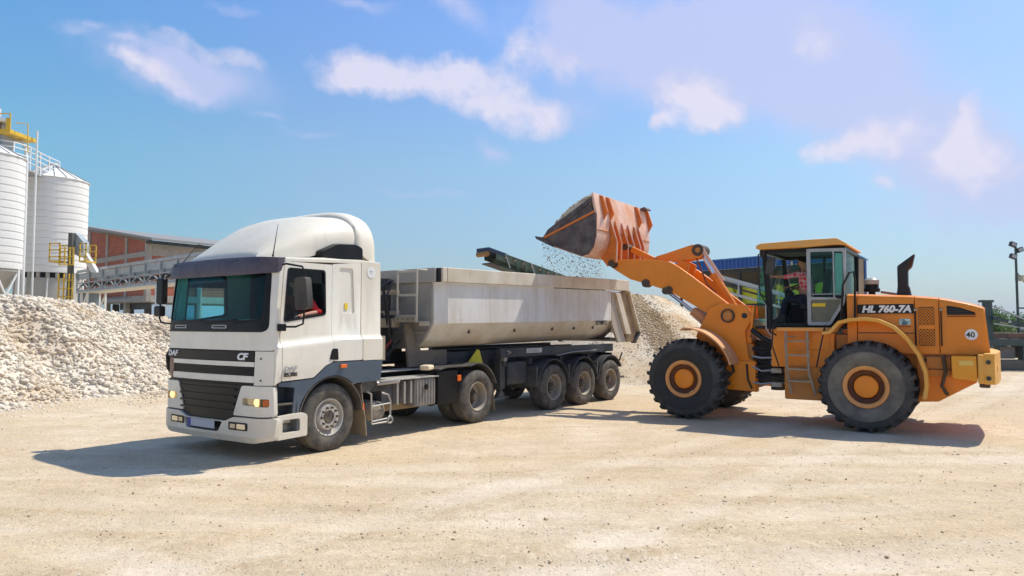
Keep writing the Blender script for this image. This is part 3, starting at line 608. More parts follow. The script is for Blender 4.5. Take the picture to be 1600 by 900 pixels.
for z in (1.16, 1.33): MB().sheet(rr(2.165, 2.2, z-.018, z+.018, .008), [], fr(.004), 0, .01, UF).build('bracket_bolt', M_BLACK, truck)
MB().tube([(xf(2.44, 1.3)+.06, 2.52, 1.52), (xf(2.44, 1.3)+.03, 2.56, 1.4), (xf(2.44, 1.3)+.05, 2.56, 1.2), (xf(2.44, 1.3)+.12, 2.5, 1.06)], [.035, .05, .05, .03], 10).build('corner_deflector', M_BLACK, truck)
text('lettering', 'DAF', .115, (-.004, 2.33, 1.418), (0, -1, 0), (-1, 0, 0), M_TEXW, truck, warp=lambda c: Vector((xf(c.y, c.z)+c.x, c.y, c.z)), shear=.25, off=.004, sx=1.35, depth=.004)
text('lettering', 'CF', .13, (-.004, .55, 1.40), (0, -1, 0), (-1, 0, 0), M_TEXW, truck, warp=lambda c: Vector((xf(c.y, c.z)+c.x, c.y, c.z)), shear=.25, off=.006, sx=1.35, depth=.004)
for z in (1.12, 1.42): MB().cyl((xf(.08, z)-.008, .08, z), (xf(.08, z)+.01, .08, z), .012, n=10).build('panel_screw', M_BLKD, truck)
# lower grille, lamp housings, bumper
MB().sheet(rnd([(.40, 1.045), (2.06, 1.045), (1.93, .60), (1.72, .545), (.76, .545), (.58, .60)], .04, 2), [], fr(.01), 0, .03, UF, [.7, .9]).build('lower_grille', M_BLACK, truck)
for i, z in enumerate((.66, .76, .86, .96)):
    MB().sheet(rnd([(.60-.1*(z-.6), z), (1.90+.1*(z-.6), z), (1.90+.1*(z-.6), z+.03), (.60-.1*(z-.6), z+.03)], .01, 1), [], fr(-.012), 0, .03, UF).build('grille_bar', M_BLACK, truck)
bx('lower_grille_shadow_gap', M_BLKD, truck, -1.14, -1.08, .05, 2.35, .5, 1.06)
for far in (False, True):
    q = (lambda y: y) if not far else (lambda y: 2.4-y)
    def P(l): l = [(q(a), b) for a, b in l]; return l if not far else l[::-1]
    hl = [(-.02, .755), (.40, .77), (.41, .87), (-.02, .865)]
    MB().sheet(P(rnd([(-.06, .62), (.60, .62), (.43, 1.04), (-.05, 1.04)], .04, 3)), [P(rnd(hl, .02, 2))], fr(-.01), 0, .06, UF, [.8]).build('lamp_panel', M_WHITE, truck)
    h = MB().sheet(P(rnd(hl, .02, 2)), [], fr(.035), 0, .03, UF).build('headlight', mat('lamp_reflector', (.75, .7, .6), .2, .7), truck)
    MB().sheet(P(rnd(hl, .02, 2)), [], fr(-.012), 0, .006, UF).build('lens', M_LENS, h)
    yb = q(.17); x = xf(yb, .81)
    MB().lathe([(.0, 0), (.055, .0), (.05, .012), (.0, .02)], (x+.028, yb, .815), (-1, 0, 0), 16).build('bulb', emis('lit_bulb', (1, .72, .36), 1.5, (1, .8, .5)), h)
    MB().sheet(P(rr(-.015, .05, .765, .855, .015)), [], fr(.002), 0, .01, UF).build('turn_signal', M_AMB, h)
    f = MB().sheet(P(rnd([(.27, .42), (.66, .42), (.66, .53), (.27, .53)], .02, 2)), [], fr(-.035), 0, .03, UF).build('fog_lamp', M_BLACK, truck)
    MB().sheet(P(rnd([(.31, .44), (.48, .44), (.48, .51), (.31, .51)], .01, 2)), [], fr(-.041), 0, .01, UF).build('lens', mat('fog_reflector', (.7, .66, .55), .2, .8), f)
    MB().sheet(P(rnd([(.51, .445), (.62, .445), (.62, .505), (.51, .505)], .01, 2)), [], fr(-.041), 0, .01, UF).build('lens', mat('fog_reflector2', (.45, .42, .36), .25, .8), f)
def bump_fn(u, v, w): return (xf(u, v)-.03+w+(.05*max(0, (.34-v)/.1)), u, v)
MB().sheet(rnd([(-.09, .60), (.56, .60), (.75, .53), (1.7, .53), (1.88, .60), (2.49, .60), (2.47, .32), (2.2, .25), (.2, .25), (-.07, .30)], .03, 2), [rnd([(.80, .52), (1.75, .52), (1.68, .37), (.90, .37)], .03, 2)], bump_fn, 0, .07, UF, [.3, .34, .45]).build('bumper', M_WHITE, truck)
MB().sheet([(.75, .35), (1.8, .35), (1.8, .56), (.75, .56)], [], fr(.03), 0, .02, UF).build('bumper_recess', M_BLACK, truck)
pl = MB().sheet([(.98, .405), (1.62, .405), (1.62, .515), (.98, .515)], [], fr(-.035), 0, .012, UF).build('licence_plate', mat('plate_grey', (.45, .47, .52), .5), truck)
MB().sheet([(1.56, .403), (1.62, .403), (1.62, .517), (1.56, .517)], [], fr(-.038), 0, .004).build('plate_band', mat('plate_blue', (.02, .04, .35), .5), pl)
bx('under_bumper', M_BLKD, truck, -1.12, -.6, .1, 2.3, .3, .5)
# roof fairing: one swept shell, then the rear collar
def dsec(s, w, z0, zt, p=3.2, n=22):
    out = []; cy = 1.2
    for i in range(n+1):
        a = math.pi*i/n; c, sn = math.cos(a), math.sin(a)
        y = cy-w*math.copysign(abs(c)**(2/p), c); z = z0+(zt-z0)*abs(sn)**(2/2.9)
        out.append((s, y, z))
    return out
dd = [(-1.05, .84, 2.85, 2.88), (-.98, .87, 2.86, 2.97), (-.85, .91, 2.86, 3.09), (-.6, .98, 2.87, 3.30), (-.3, 1.05, 2.90, 3.49), (0, 1.10, 2.99, 3.60), (.25, 1.13, 3.08, 3.63), (.45, 1.15, 3.13, 3.64), (.56, 1.15, 3.14, 3.66)]
MB().loft([dsec(*a) for a in dd]).build('roof_fairing', M_FAIR, truck, sharp=50)
dd = [(.50, 1.14, 3.13, 3.67), (.54, 1.18, 3.12, 3.71), (.63, 1.195, 2.98, 3.75), (.78, 1.20, 2.9, 3.765), (.9, 1.19, 2.9, 3.74), (.96, 1.12, 2.9, 3.62)]
MB().loft([dsec(*a) for a in dd]).build('fairing_collar', M_FAIR, truck, sharp=50)
MB().prism([(-.1, 2.87), (.62, 2.87), (.64, 3.05), (.5, 3.10), (.1, 3.03)], .3, 2.1).build('fairing_bracket', M_TANW, truck)
MB().prism(rnd([(-.2, 2.895), (.64, 2.895), (.64, 3.10), (.50, 3.15), (.10, 3.13), (-.2, 2.99)], .05, 3), -.0, .3).build('air_intake', M_BLACK, truck, .02)
# aerials
for a, b in (((-.97, .12, 2.85), (-.89, .12, 3.32)), ((-1.05, 2.2, 2.85), (-.75, 2.25, 3.2))):
    MB().tube([a, tuple(Vector(a).lerp(Vector(b), .1)), b], [.016, .008, .003], 6).build('aerial', M_BLACK, truck)
# near mirror
def mirror(q, far):
    h = MB().sheet(rnd([(-.02, 2.12), (.16, 2.09), (.18, 2.55), (.02, 2.56)], .05, 3), [], lambda u, v, w: (-.82+w, q(-.42+u*1.5), v), 0, .1).build('mirror_housing', M_BLKD, truck, .015)
    MB().tube([(-.93, q(-.04), 2.73), (-.93, q(-.12), 2.74), (-.80, q(-.30), 2.70), (-.76, q(-.31), 2.62), (-.76, q(-.3), 2.05), (-.76, q(-.28), 1.90), (-.82, q(-.2), 1.86), (-.96, q(-.06), 1.86)], .014, 8).build('mirror_arm', M_BLACK, truck)
    MB().box(-1.01, -.9, min(q(-.11), q(-.04)), max(q(-.11), q(-.04)), 1.80, 1.90).build('mirror_bracket', M_BLACK, truck, .01)
mirror(lambda y: y, False)
q = lambda y: 2.4-y
MB().obox((-1.10, q(-.28), 2.42), (.1, .2, .42)).build('mirror_housing', M_BLACK, truck, .03)
MB().obox((-1.12, q(-.30), 2.10), (.1, .2, .17)).build('mirror_housing', M_BLACK, truck, .03)
MB().tube([(-1.0, q(-.04), 2.68), (-1.08, q(-.28), 2.7), (-1.1, q(-.3), 2.4), (-1.12, q(-.3), 2.0), (-1.12, q(-.25), 1.92), (-1.05, q(-.05), 1.9)], .014, 8).build('mirror_arm', M_BLACK, truck)
# wheels of truck and trailer
def tyre_prof(R, w, rim, gr=True):
    o = [(rim, .02), (rim+.03, .0), (rim+.09, -.012+.0), (R-.07, -.005), (R-.025, .012), (R-.004, .035)]
    if gr:
        k = 4; st = (w-.09)/k
        for i in range(k):
            a = .045+i*st; o += [(R, a), (R, a+st-.016), (R-.014, a+st-.012), (R-.014, a+st-.004)]
    o += [(R-.002, w-.036), (R-.025, w-.012), (R-.07, w+.005), (rim+.09, w+.012), (rim+.03, w), (rim, w-.02)]
    return o
def wheel(name, parent, x, y, z, R, w, kind, far=False):
    """kind: steer, drive (twin), trailer; open face towards -y unless far"""
    sg = -1 if far else 1; ax = (0, sg, 0); e = empty(name, (0, 0, 0)); e.parent = parent; e.location = (x, y, z)
    rim = .288
    MB().lathe(tyre_prof(R, w, rim), (0, 0, 0), ax, 56, closed=True).build('tyre', M_RUB, e, sharp=28)
    if kind == 'steer':
        MB().lathe([(rim, .03), (rim-.012, .012), (rim-.03, .02), (rim-.04, .06), (.21, .10), (.19, .045), (.185, .02), (.10, .02), (.095, .03), (.095, .14), (rim, .14)], (0, 0, 0), ax, 48).build('rim', mat('steer_rim_grey', (.50, .48, .45), .5, .3, dust=(DUST, .35), dn=6.), e)
        MB().lathe([(.0, .015), (.085, .015), (.092, .035), (.092, .1), (0, .1)], (0, 0, 0), ax, 32).build('hub', M_RIMD, e, .004)
        nm_ = MB().cyl((0, -.02*sg, 0), (0, .02*sg, 0), .018, n=6).mesh('wheel_nut')
        for i in range(10):
            a = 2*math.pi*i/10; link_mesh('wheel_nut', nm_, M_RIMD, e).location = (.145*math.cos(a), 0, .145*math.sin(a))
    elif kind == 'drive':
        MB().lathe([(rim, .03), (rim-.012, .006), (rim-.028, .012), (rim-.04, .04), (.235, .18), (.20, .205), (.11, .21), (.11, .26), (rim, .26)], (0, 0, 0), ax, 48).build('rim', M_RIM, e)
        h = MB().lathe([(.0, .06), (.07, .06), (.08, .08), (.09, .2), (.16, .2), (.16, .215)], (0, 0, 0), ax, 28)
        for i in range(10):
            a = 2*math.pi*i/10; c = Vector((.15*math.cos(a), .19*sg, .15*math.sin(a))); h.cyl(c-Vector((0, .02*sg, 0)), c+Vector((0, .02*sg, 0)), .017, n=6)
        h.build('hub', M_RIMD, e)
        MB().lathe(tyre_prof(R, w, rim), (0, sg*(w+.06), 0), ax, 48, closed=True).build('tyre', M_RUB, e, sharp=28, label='inner tyre of the twin pair')
    else:
        MB().lathe([(rim, .03), (rim-.01, .004), (rim-.028, .01), (rim-.04, .04), (.24, .15), (.20, .165), (.12, .17), (.12, .26), (rim, .26)], (0, 0, 0), ax, 48).build('rim', M_RIM, e)
        h = MB().lathe([(.0, .04), (.055, .04), (.06, .06), (.085, .07), (.09, .17)], (0, 0, 0), ax, 28)
        for i in range(10):
            a = 2*math.pi*i/10; c = Vector((.15*math.cos(a), .15*sg, .15*math.sin(a))); h.cyl(c-Vector((0, .015*sg, 0)), c+Vector((0, .02*sg, 0)), .016, n=6)
        h.build('hub', M_RIMD, e)
    return e
wheel('wheel', truck, 0, .0, .505, .505, .31, 'steer'); wheel('wheel', truck, 0, 2.4, .505, .505, .31, 'steer', True)
wheel('wheel', truck, 3.67, .0, .505, .505, .29, 'drive'); wheel('wheel', truck, 3.67, 2.4, .505, .505, .29, 'drive', True)
# chassis
for y in (.82, 1.5): bx('frame_rail', M_CHAS, truck, -.9, 4.75, y, y+.08, .78, 1.04)
MB().cyl((0, .2, .5), (0, 2.2, .5), .07, n=12).cyl((3.67, .2, .5), (3.67, 2.2, .5), .11, n=16).lathe([(0, -.25), (.2, -.15), (.26, 0), (.2, .15), (0, .25)], (3.67, 1.2, .5), (1, 0, 0), 20).build('axle', M_CHAS, truck)
bx('engine', M_CHAS, truck, -.8, 1.0, .75, 1.65, .55, 1.2, .05)
bx('cross_member', M_CHAS, truck, 4.5, 4.6, .9, 1.5, .8, 1.02)
# fifth wheel
MB().prism([(3.1, 1.0), (4.3, 1.0), (4.3, 1.10), (3.9, 1.18), (3.4, 1.18), (3.1, 1.10)], .75, 1.65).build('fifth_wheel', M_CHAS, truck, .02)
bx('catwalk', M_STEEL, truck, 1.05, 2.5, .45, .8, 1.06, 1.085)
# front wheel rear flap and mud wing
MB().strip([(.61, .95), (.65, .7), (.70, .45), (.74, .13)], .0, .42, .02).build('mud_flap', mat('dusty_flap', (.36, .28, .18), .9, col2=(.22, .18, .13), nscale=4.), truck)
MB().obox((.66, -.01, .60), (.03, .02, .10)).build('side_reflector', M_AMB, truck, .005)
# air tank with tube guard
MB().lathe([(0, 0), (.10, .012), (.155, .05), (.17, .1), (.17, .9), (.155, .95), (.09, .99), (0, 1.)], (1.07, .03, .48), (0, 1, 0), 24).build('air_tank', mat('tank_dusty_tan', (.46, .39, .30), .8, col2=(.18, .15, .12), nscale=6.), truck)
MB().tube([(.78, .03, .82), (.84, -.0, .78), (.86, -.0, .30), (1.18, -.0, .30), (1.27, -.0, .36), (1.28, -.0, .62), (1.22, -.0, .74), (1.1, .03, .78)], .017, 8).tube([(.86, 0, .58), (1.27, 0, .6)], .014, 6).tube([(.86, 0, .34), (1.27, 0, .36)], .014, 6).lathe([(.055+.015*math.cos(a), .015*math.sin(a)) for a in np.linspace(0, 5.2, 6)], (1.26, -.01, .33), (0, 1, 0), 14, closed=True).build('tank_guard', M_STEEL, truck)
bx('tank_bracket', M_CHAS, truck, .72, 1.3, .1, .8, .80, .98)
# battery box and ribbed tank
MB().box(1.9, 2.44, .02, .72, .47, .95).build('battery_box', M_GREYB, truck, .03)
r = MB()
for i in range(7): r.box(1.93+i*.075, 1.95+i*.075, .008, .022, .50, .92)
r.build('box_rib', M_GREYB, truck, .003)
MB().lathe([(0, 0), (.045, 0), (.05, .02), (0, .025)], (2.15, -.0, .80), (0, -1, 0), 14).build('filler_cap', M_BLACK, truck)
MB().box(1.2, 1.88, .12, .7, .55, .9).build('tool_box', mat('box_navy', (.02, .035, .06), .5, dust=(DUST, .4), dn=4.), truck, .02)
for x in (1.45, 1.62, 1.78): MB().box(x, x+.05, .02, .12, .55, .93).build('clamp_strap', M_STEEL, truck, .006)
MB().box(1.05, 2.5, .0, .5, .955, .975).build('step_plate', mat('dusty_checker_plate', (.45, .42, .37), .7, .2, col2=(.3, .28, .25), nscale=10.), truck, .004)
MB().cyl((1.0, .05, .93), (1.5, .03, .94), .035, n=12).build('exhaust_pipe', M_STEEL, truck)
bx('under_box', mat('dusty_under', (.30, .22, .13), .9), truck, 1.2, 2.3, .3, .8, .42, .54)
# drive wheel wings
for y0, y1 in ((-.0, .66), (1.74, 2.4)):
    pth = [(2.52, 1.06), (2.75, 1.095)]+arc(3.67, .5, .62, 108, 20, 14)
    MB().strip(pth, y0, y1, .03).build('wheel_wing', M_BLKD, truck, .006)
    bx('wing_front', M_BLACK, truck, 2.5, 3.06, y0+.02, y1-.02, .45, 1.05, .02)
    MB().strip([(4.26, .72), (4.30, .5), (4.34, .16)], y0+.1, y1-.05, .015).build('mud_flap', mat('dusty_flap', (.36, .28, .18), .9), truck)
MB().box(3.02, 3.12, -.02, .01, .84, .95).build('side_marker_lamp', M_AMB, truck, .01)
# hoses and fittings behind the cab
for i in range(4):
    y = .55+.2*i; MB().tube([(1.02, y, 1.9-.1*i), (1.2, y, 1.5), (1.5, y+.1, 1.25), (2.0, y+.2, 1.35), (2.3, y+.2, 1.6)], .018, 6).build('air_hose', mat('hose_red', (.4, .05, .04), .5) if i == 1 else M_HOSE, truck)
MB().box(1.0, 1.12, .25, 1.9, 1.1, 2.3).build('rear_bulkhead', M_CHAS, truck, .02)
MB().cyl((1.2, .45, 1.1), (1.2, .45, 2.2), .09, n=16).build('exhaust_stack', M_CHAS, truck)
MB().cyl((1.02, .3, 1.38), (1.3, .3, 1.38), .07, n=14).box(1.05, 1.25, .1, .2, 1.3, 1.7).build('filter', M_TANW, truck)
MB().obox((2.35, .15, 1.12), (.26, .18, .09), Matrix.Rotation(.3, 3, 'Z')).build('rag', mat('pale_rag', (.7, .5, .3), .9, col2=(.8, .68, .5), nscale=12.), truck, .03)
# ---------------------------------------------------------------- tipper trailer
RA = math.radians(52.3); trailer = empty('tipper_trailer', (-.646, 13.746, 0), RA, label='pale half-pipe tipper semi-trailer with cream top rim and three axles behind the white truck', cat='trailer')
ZR = lambda s: .013*(s+1.1)                                          # the body rides slightly high at the tail
Yn = [(0.0, 2.92), (0.0, 2.66), (.045, 2.64), (.045, 1.90), (.10, 1.86), (.30, 1.60), (.50, 1.47), (.75, 1.43)]
def bsec(s, inset=0., top=2.64, dz=0.):
    pr = [(.045+inset, top)]+[(y+inset*(1-y), z) for y, z in Yn[3:]]
    full = pr+[(2.45-y, z) for y, z in reversed(pr)]
    return [(s, y, z+ZR(s)+dz) for y, z in full]
s0, s1 = -1.08, 5.30
secs = [bsec(s0, .12), bsec(-.82, .0), bsec(2., 0), bsec(5.0, 0), [(5.25+(2.64-min(z, 2.64))*.38, y, z) for _, y, z in bsec(5.25, .03)]]
MB().loft(secs, closed=False, caps=False).build('body_shell', M_TRAIL, trailer, sharp=20)
inn = [[(p[0], p[1]+(.06 if p[1] < 1.2 else -.06), p[2]+(.06 if p[2] < 2.3 else 0)) for p in q_] for q_ in secs]
MB().loft(inn, closed=False, caps=False).build('body_lining', M_TANW, trailer, sharp=20)
# front wall: grey, shaped like the pipe section
fw = [(.17, 2.92), (.17, 1.9), (.22, 1.82), (.38, 1.6), (.55, 1.47), (.8, 1.43), (1.65, 1.43), (1.9, 1.47), (2.07, 1.6), (2.23, 1.82), (2.28, 1.9), (2.28, 2.92)]
MB().prism(fw, -1.12, -1.06, 'x').build('front_wall', mat('grey_front_wall', (.34, .33, .31), .6, col2=(.26, .25, .23), nscale=3., dust=(DUST, .25)), trailer, .01)
MB().box(-1.17, -1.125, .05, 2.4, 2.66, 2.92).build('front_rim', mat('grey_rim', (.36, .35, .32), .6, dust=(DUST, .3)), trailer, .01)
MB().box(-1.15, -1.125, .25, 2.2, 1.72, 1.76).build('front_stiffener', mat('grey_rim', (.36, .35, .32), .6), trailer, .005)
bx('rim_gap', M_BLACK, trailer, -1.12, -1.05, .012, .12, 2.66, 2.915, 0)
for y0, y1 in ((-.03, .10), (2.35, 2.48)):
    seg = MB()
    for a, b in ((-1.04, -.92), (-.91, 6.02)):
        v = [(a, y0, 2.66+ZR(a)), (a, y1, 2.66+ZR(a)), (a, y1, 2.93+ZR(a)), (a, y0, 2.93+ZR(a)), (b, y0, 2.66+ZR(b)), (b, y1, 2.66+ZR(b)), (b, y1, 2.93+ZR(b)), (b, y0, 2.93+ZR(b))]
        seg.add(v, [(0, 1, 2, 3), (7, 6, 5, 4), (0, 4, 5, 1), (1, 5, 6, 2), (2, 6, 7, 3), (3, 7, 4, 0)])
    seg.build('top_rim', M_RIMBOX, trailer, .015)
    yy = y0-.012 if y0 < 1 else y1
# rear post, corner and tailgate
for y in (.0, 2.33):
    MB().prism([(5.34, 2.69), (5.58, 2.69), (6.14, 1.63), (5.88, 1.63)], y-.01, y+.12).build('rear_post', M_RIMBOX, trailer, .01)
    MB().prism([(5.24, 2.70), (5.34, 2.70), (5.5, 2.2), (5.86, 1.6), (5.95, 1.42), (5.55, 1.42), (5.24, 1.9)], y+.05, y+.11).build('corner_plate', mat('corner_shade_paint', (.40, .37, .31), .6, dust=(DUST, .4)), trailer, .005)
    MB().prism([(5.60, 2.69), (6.00, 2.78), (6.55, 1.68), (6.33, 1.42), (5.92, 1.42), (5.95, 1.6)], y+.05, y+.11).build('tailgate_side', mat('rust_tan_plate', (.30, .22, .12), .7, col2=(.2, .12, .06), nscale=3.), trailer, .01)
    MB().bar((6.06, y+.05, 2.76), (6.66, y+.05, 1.66), .14, .05).build('tailgate_edge', M_RIMBOX, trailer, .008)
    MB().bar((6.66, y+.05, 1.68), (6.36, y+.05, 1.40), .14, .05).build('tailgate_edge', M_CHAS, trailer, .008)
MB().add([(5.98, .1, 2.72), (5.98, 2.35, 2.72), (6.55, 2.35, 1.66), (6.55, .1, 1.66), (6.05, .1, 2.78), (6.05, 2.35, 2.78), (6.62, 2.35, 1.68), (6.62, .1, 1.68)], [(0, 1, 2, 3), (7, 6, 5, 4), (0, 4, 5, 1), (1, 5, 6, 2), (2, 6, 7, 3), (3, 7, 4, 0)]).build('tailgate', M_TRAIL, trailer)
MB().prism([(5.2, 1.5), (6.35, 1.42), (6.35, 1.47), (5.2, 1.56)], .1, 2.35).build('tail_floor', M_CHAS, trailer)
for x in (-.1, 1.35, 2.75, 3.65, 4.5): MB().prism([(x, 1.70+ZR(x)), (x+.04, 1.70+ZR(x)), (x+.02, 1.78+ZR(x))], .16, .2).build('tarp_hook', M_CHAS, trailer)
MB().tube([(5.0, -.0, 1.78), (5.02, 0, 1.7)], .01, 6).build('tarp_strap', M_CHAS, trailer)
bx('white_front_patch', M_TEXW, trailer, -1.128, -1.122, .22, .48, 1.86, 1.95, 0)
text('lettering', 'SCHMITZ', .135, (4.42, .035, 1.80+ZR(4.5)), (1, 0, .013), (0, -1, 0), M_TEXK, trailer, off=.004, sx=.95, shear=.15)
p_ = bx('name_plate', mat('plate_pale', (.5, .5, .47), .5), trailer, 1.78, 2.34, .155, .17, 1.27, 1.37, .004)
text('lettering', 'SCHMITZ', .085, (1.81, .152, 1.288), (1, 0, 0), (0, -1, 0), mat('grey_lettering', (.35, .35, .36), .5), trailer, off=.003, sx=1.15)
# ladder and platform at the body front
L_ = MB()
for y in (.72, .22): L_.tube([(-1.45, y, 1.95), (-1.45, y, 2.88), (-1.2, y, 2.88)], .02, 8)
for z in (2.02, 2.40, 2.83): L_.box(-1.47, -1.43, .22, .72, z, z+.04)
L_.build('ladder', mat('ladder_cream', (.5, .47, .4), .6, dust=(DUST, .3)), trailer)
pf = MB().sheet([(.2, 1.93), (.74, 1.93), (.74, 2.03), (.2, 2.03)], [arc(.27+.13*i, 1.98, .025, 0, 330, 8) for i in range(4)], lambda u, v, w: (-1.5+w, u, v), 0, .02)
pf.box(-1.48, -1.14, .2, .74, 1.93, 1.945); pf.build('step_plate', M_TANW, trailer)
hp = MB()
hp.box(-1.42, -1.36, .74, 2.2, 2.44, 2.52).box(-1.42, -1.36, .74, 2.2, 2.06, 2.14); hp.box(-1.5, -1.3, .8, 1.6, 1.83, 2.0); hp.build('front_bracket', M_TANW, trailer, .01)
MB().cyl((-1.32, 1.22, 1.2), (-1.3, 1.22, 2.75), .11, n=18).cyl((-1.32, 1.22, 1.2), (-1.3, 1.22, 2.1), .15, n=18).build('tipping_ram', M_CHAS, trailer)
MB().tube([(-1.4, .95, 2.7), (-1.55, 1.0, 2.6), (-1.5, .95, 2.0), (-1.4, .9, 1.5)], .03, 8).tube([(-1.4, .9, 2.7), (-1.6, .85, 2.4), (-1.5, .85, 1.8)], .02, 8).build('hydraulic_hose', M_HOSE, trailer)
MB().prism([(-1.3, 1.1), (-.3, 1.1), (-.3, 1.4), (-1.0, 1.4), (-1.3, 1.9), (-1.42, 1.9)], .55, .62).prism([(-1.3, 1.1), (-.3, 1.1), (-.3, 1.4), (-1.0, 1.4), (-1.3, 1.9), (-1.42, 1.9)], 1.8, 1.87).build('neck_plate', mat('neck_brown', (.12, .10, .08), .8, dust=(DUST, .3)), trailer, .01)
# chassis
for y in (.62, 1.68):
    MB().prism([(-.9, 1.13), (.3, 1.13), (.7, 1.0), (5.7, 1.0), (5.9, 1.15), (5.9, 1.34), (-.9, 1.34)], y, y+.12).build('chassis_beam', M_NAVY, trailer, .01)
bx('side_rail', M_NAVY, trailer, .9, 5.5, .17, .3, 1.2, 1.39, .01)
bx('side_rail', M_NAVY, trailer, .9, 5.5, 2.1, 2.23, 1.2, 1.39, .01)
MB().prism([(.25, 1.1), (.72, 1.1), (.62, 1.36), (.55, 1.38)], .50, .52).build('warning_triangle', mat('yellow_triangle', (.55, .5, .05), .6), trailer)
for x in (1.1, 2.0, 3.2, 4.4, 5.5): bx('cross_member', M_NAVY, trailer, x, x+.1, .25, 2.2, 1.02, 1.16, .005)
for y in (.28, 2.0):
    MB().box(1.02, 1.18, y, y+.16, .55, 1.3).box(1.06, 1.14, y+.03, y+.13, .38, .6).box(.88, 1.30, y-.02, y+.18, .36, .385).prism([(.98, .38), (1.22, .38), (1.14, .5), (1.06, .5)], y+.02, y+.14).build('landing_leg', M_NAVY, trailer, .008)
MB().cyl((1.1, .2, 1.18), (1.1, .3, 1.18), .06, n=12).tube([(1.1, .2, 1.25), (1.2, .14, 1.3), (1.05, .12, 1.34)], .012, 6).build('landing_crank', M_STEEL, trailer)
bx('side_box', M_NAVY, trailer, 1.25, 1.9, .25, .7, .62, 1.1, .03)
WX = (2.60, 3.86, 5.10)
for x in WX:
    for far in (False, True):
        y = 0. if not far else 2.4
        wheel('wheel', trailer, x, y, .50, .50, .37, 'trailer', far)
        y0, y1 = (-.0, .44) if not far else (1.96, 2.4)
        MB().strip(arc(x, .5, .60, 170, 30 if x > 5 else 60, 16) if x > 5 else arc(x, .5, .60, 178, 12, 18), y0, y1, .025).build('mudguard', M_NAVY, trailer, .006)
        if not far:
            bx('mudguard_skirt', M_NAVY, trailer, x-.66, x-.60, .02, .42, .55, .98, .01)
    MB().cyl((x, .3, .5), (x, 2.1, .5), .08, n=12).build('axle', M_CHAS, trailer)
    MB().prism([(x-.55, 1.0), (x-.45, 1.0), (x-.35, .6), (x+.15, .45), (x+.15, .55), (x-.3, .75)], .5, .6).prism([(x-.55, 1.0), (x-.45, 1.0), (x-.35, .6), (x+.15, .45), (x+.15, .55), (x-.3, .75)], 1.8, 1.9).build('spring_arm', M_NAVY, trailer, .005)
MB().tube([(5.55, .1, .80), (5.75, .05, 1.15)], .02, 6).box(5.45, 5.8, .02, .06, .52, .57).build('rear_lamp_bracket', M_CHAS, trailer)
MB().tube([(2.9, .16, 1.18), (3.5, .13, 1.24), (4.6, .13, 1.26)], .012, 6).build('air_line', mat('grey_line', (.3, .3, .32), .5), trailer)
bx('tail_underrun', M_CHAS, trailer, 5.6, 5.75, .1, 2.3, .5, .62, .01)
# ================================================================ WHEEL LOADER (local x: rearwards, y: towards its far side)
LA = math.radians(-33.35); loader = empty('wheel_loader', (3.417, 14.263, 0), LA, label='orange articulated wheel loader with its bucket raised above the trailer', cat='wheel loader')
CY = 1.42
M_RIMO = mat('rim_dusty_orange', (.82, .36, .10), .6, col2=(.72, .28, .06), nscale=4., dust=((.6, .42, .28), .35), dn=4.)
def big_wheel(x, far, rear):
    sg = -1 if far else 1; e = empty('wheel', (0, 0, 0)); e.parent = loader; e.location = (x, 0.0 if not far else 2*CY, .80); R = .80; w = .58; A_ = (0, sg, 0)
    t = MB().lathe([(.36, .03), (.40, -.0), (.50, -.025), (.62, -.02), (.70, .0), (.735, .04), (.745, .10), (.745, w-.1), (.735, w-.04), (.70, w), (.62, w+.02), (.50, w+.025), (.40, w), (.36, w-.03)], (0, 0, 0), A_, 72, closed=True)
    n = 25
    for i in range(n):                                               # bars of the tread, two staggered rows that wrap over the shoulder
        for side in (0, 1):
            a0 = 2*math.pi*(i+.5*side)/n; v = []
            for (r, y, da, wd) in (((.70, -.004, .0, .055), (.765, .02, .0, .06), (R, .06, .01, .062), (R+.002, .17, .05, .056), (R+.002, .33, .11, .045))):
                yy = y if side == 0 else w-y
                for k, (rr_, s_) in enumerate(((r-.06, -1), (r-.06, 1), (r, .82), (r, -.82))):
                    a = a0+da+s_*wd*(.82 if r > .7 else .82); v.append((rr_*math.cos(a), sg*yy, rr_*math.sin(a)))
            t.loft([v[j*4:j*4+4] for j in range(5)])
    t.build('tyre', M_RUBL, e, .006, sharp=30)
    MB().lathe([(.375, .015), (.40, -.006), (.50, -.032), (.60, -.03), (.615, -.015), (.60, .0), (.4, .03)], (0, 0, 0), A_, 64, closed=True).build('sidewall', M_SIDEW if rear else mat('tyre_sidewall_dark', (.045, .043, .04), .85, col2=(.03, .03, .03)), e)
    MB().lathe([(.375, .01), (.365, -.015), (.34, -.02), (.305, .0), (.290, .03), (.288, .10), (.285, .22), (.375, .24)], (0, 0, 0), A_, 56).build('rim', M_RIMO, e)
    MB().lathe([(.288, .012), (.285, .05), (.215, .075), (.20, .10), (.25, .10)], (0, 0, 0), A_, 48).build('rim_well', mat('dark_well', (.16, .045, .012), .7, col2=(.08, .03, .015), nscale=6.), e)  # dark brown ring between the orange rim and hub
    MB().lathe([(0, .02), (.16, .02), (.19, .035), (.20, .06), (.205, .24), (0, .24)], (0, 0, 0), A_, 40).build('hub', M_OR, e)
for x, r in ((0, False), (3.29, True)):
    for far in (False, True): big_wheel(x, far, r)
    MB().cyl((x, .2, .8), (x, 2*CY-.2, .8), .2, n=20).lathe([(.0, -.5), (.3, -.25), (.36, 0), (.3, .25), (0, .5)], (x, CY, .8), (0, 1, 0), 24).build('axle', M_ORD, loader)
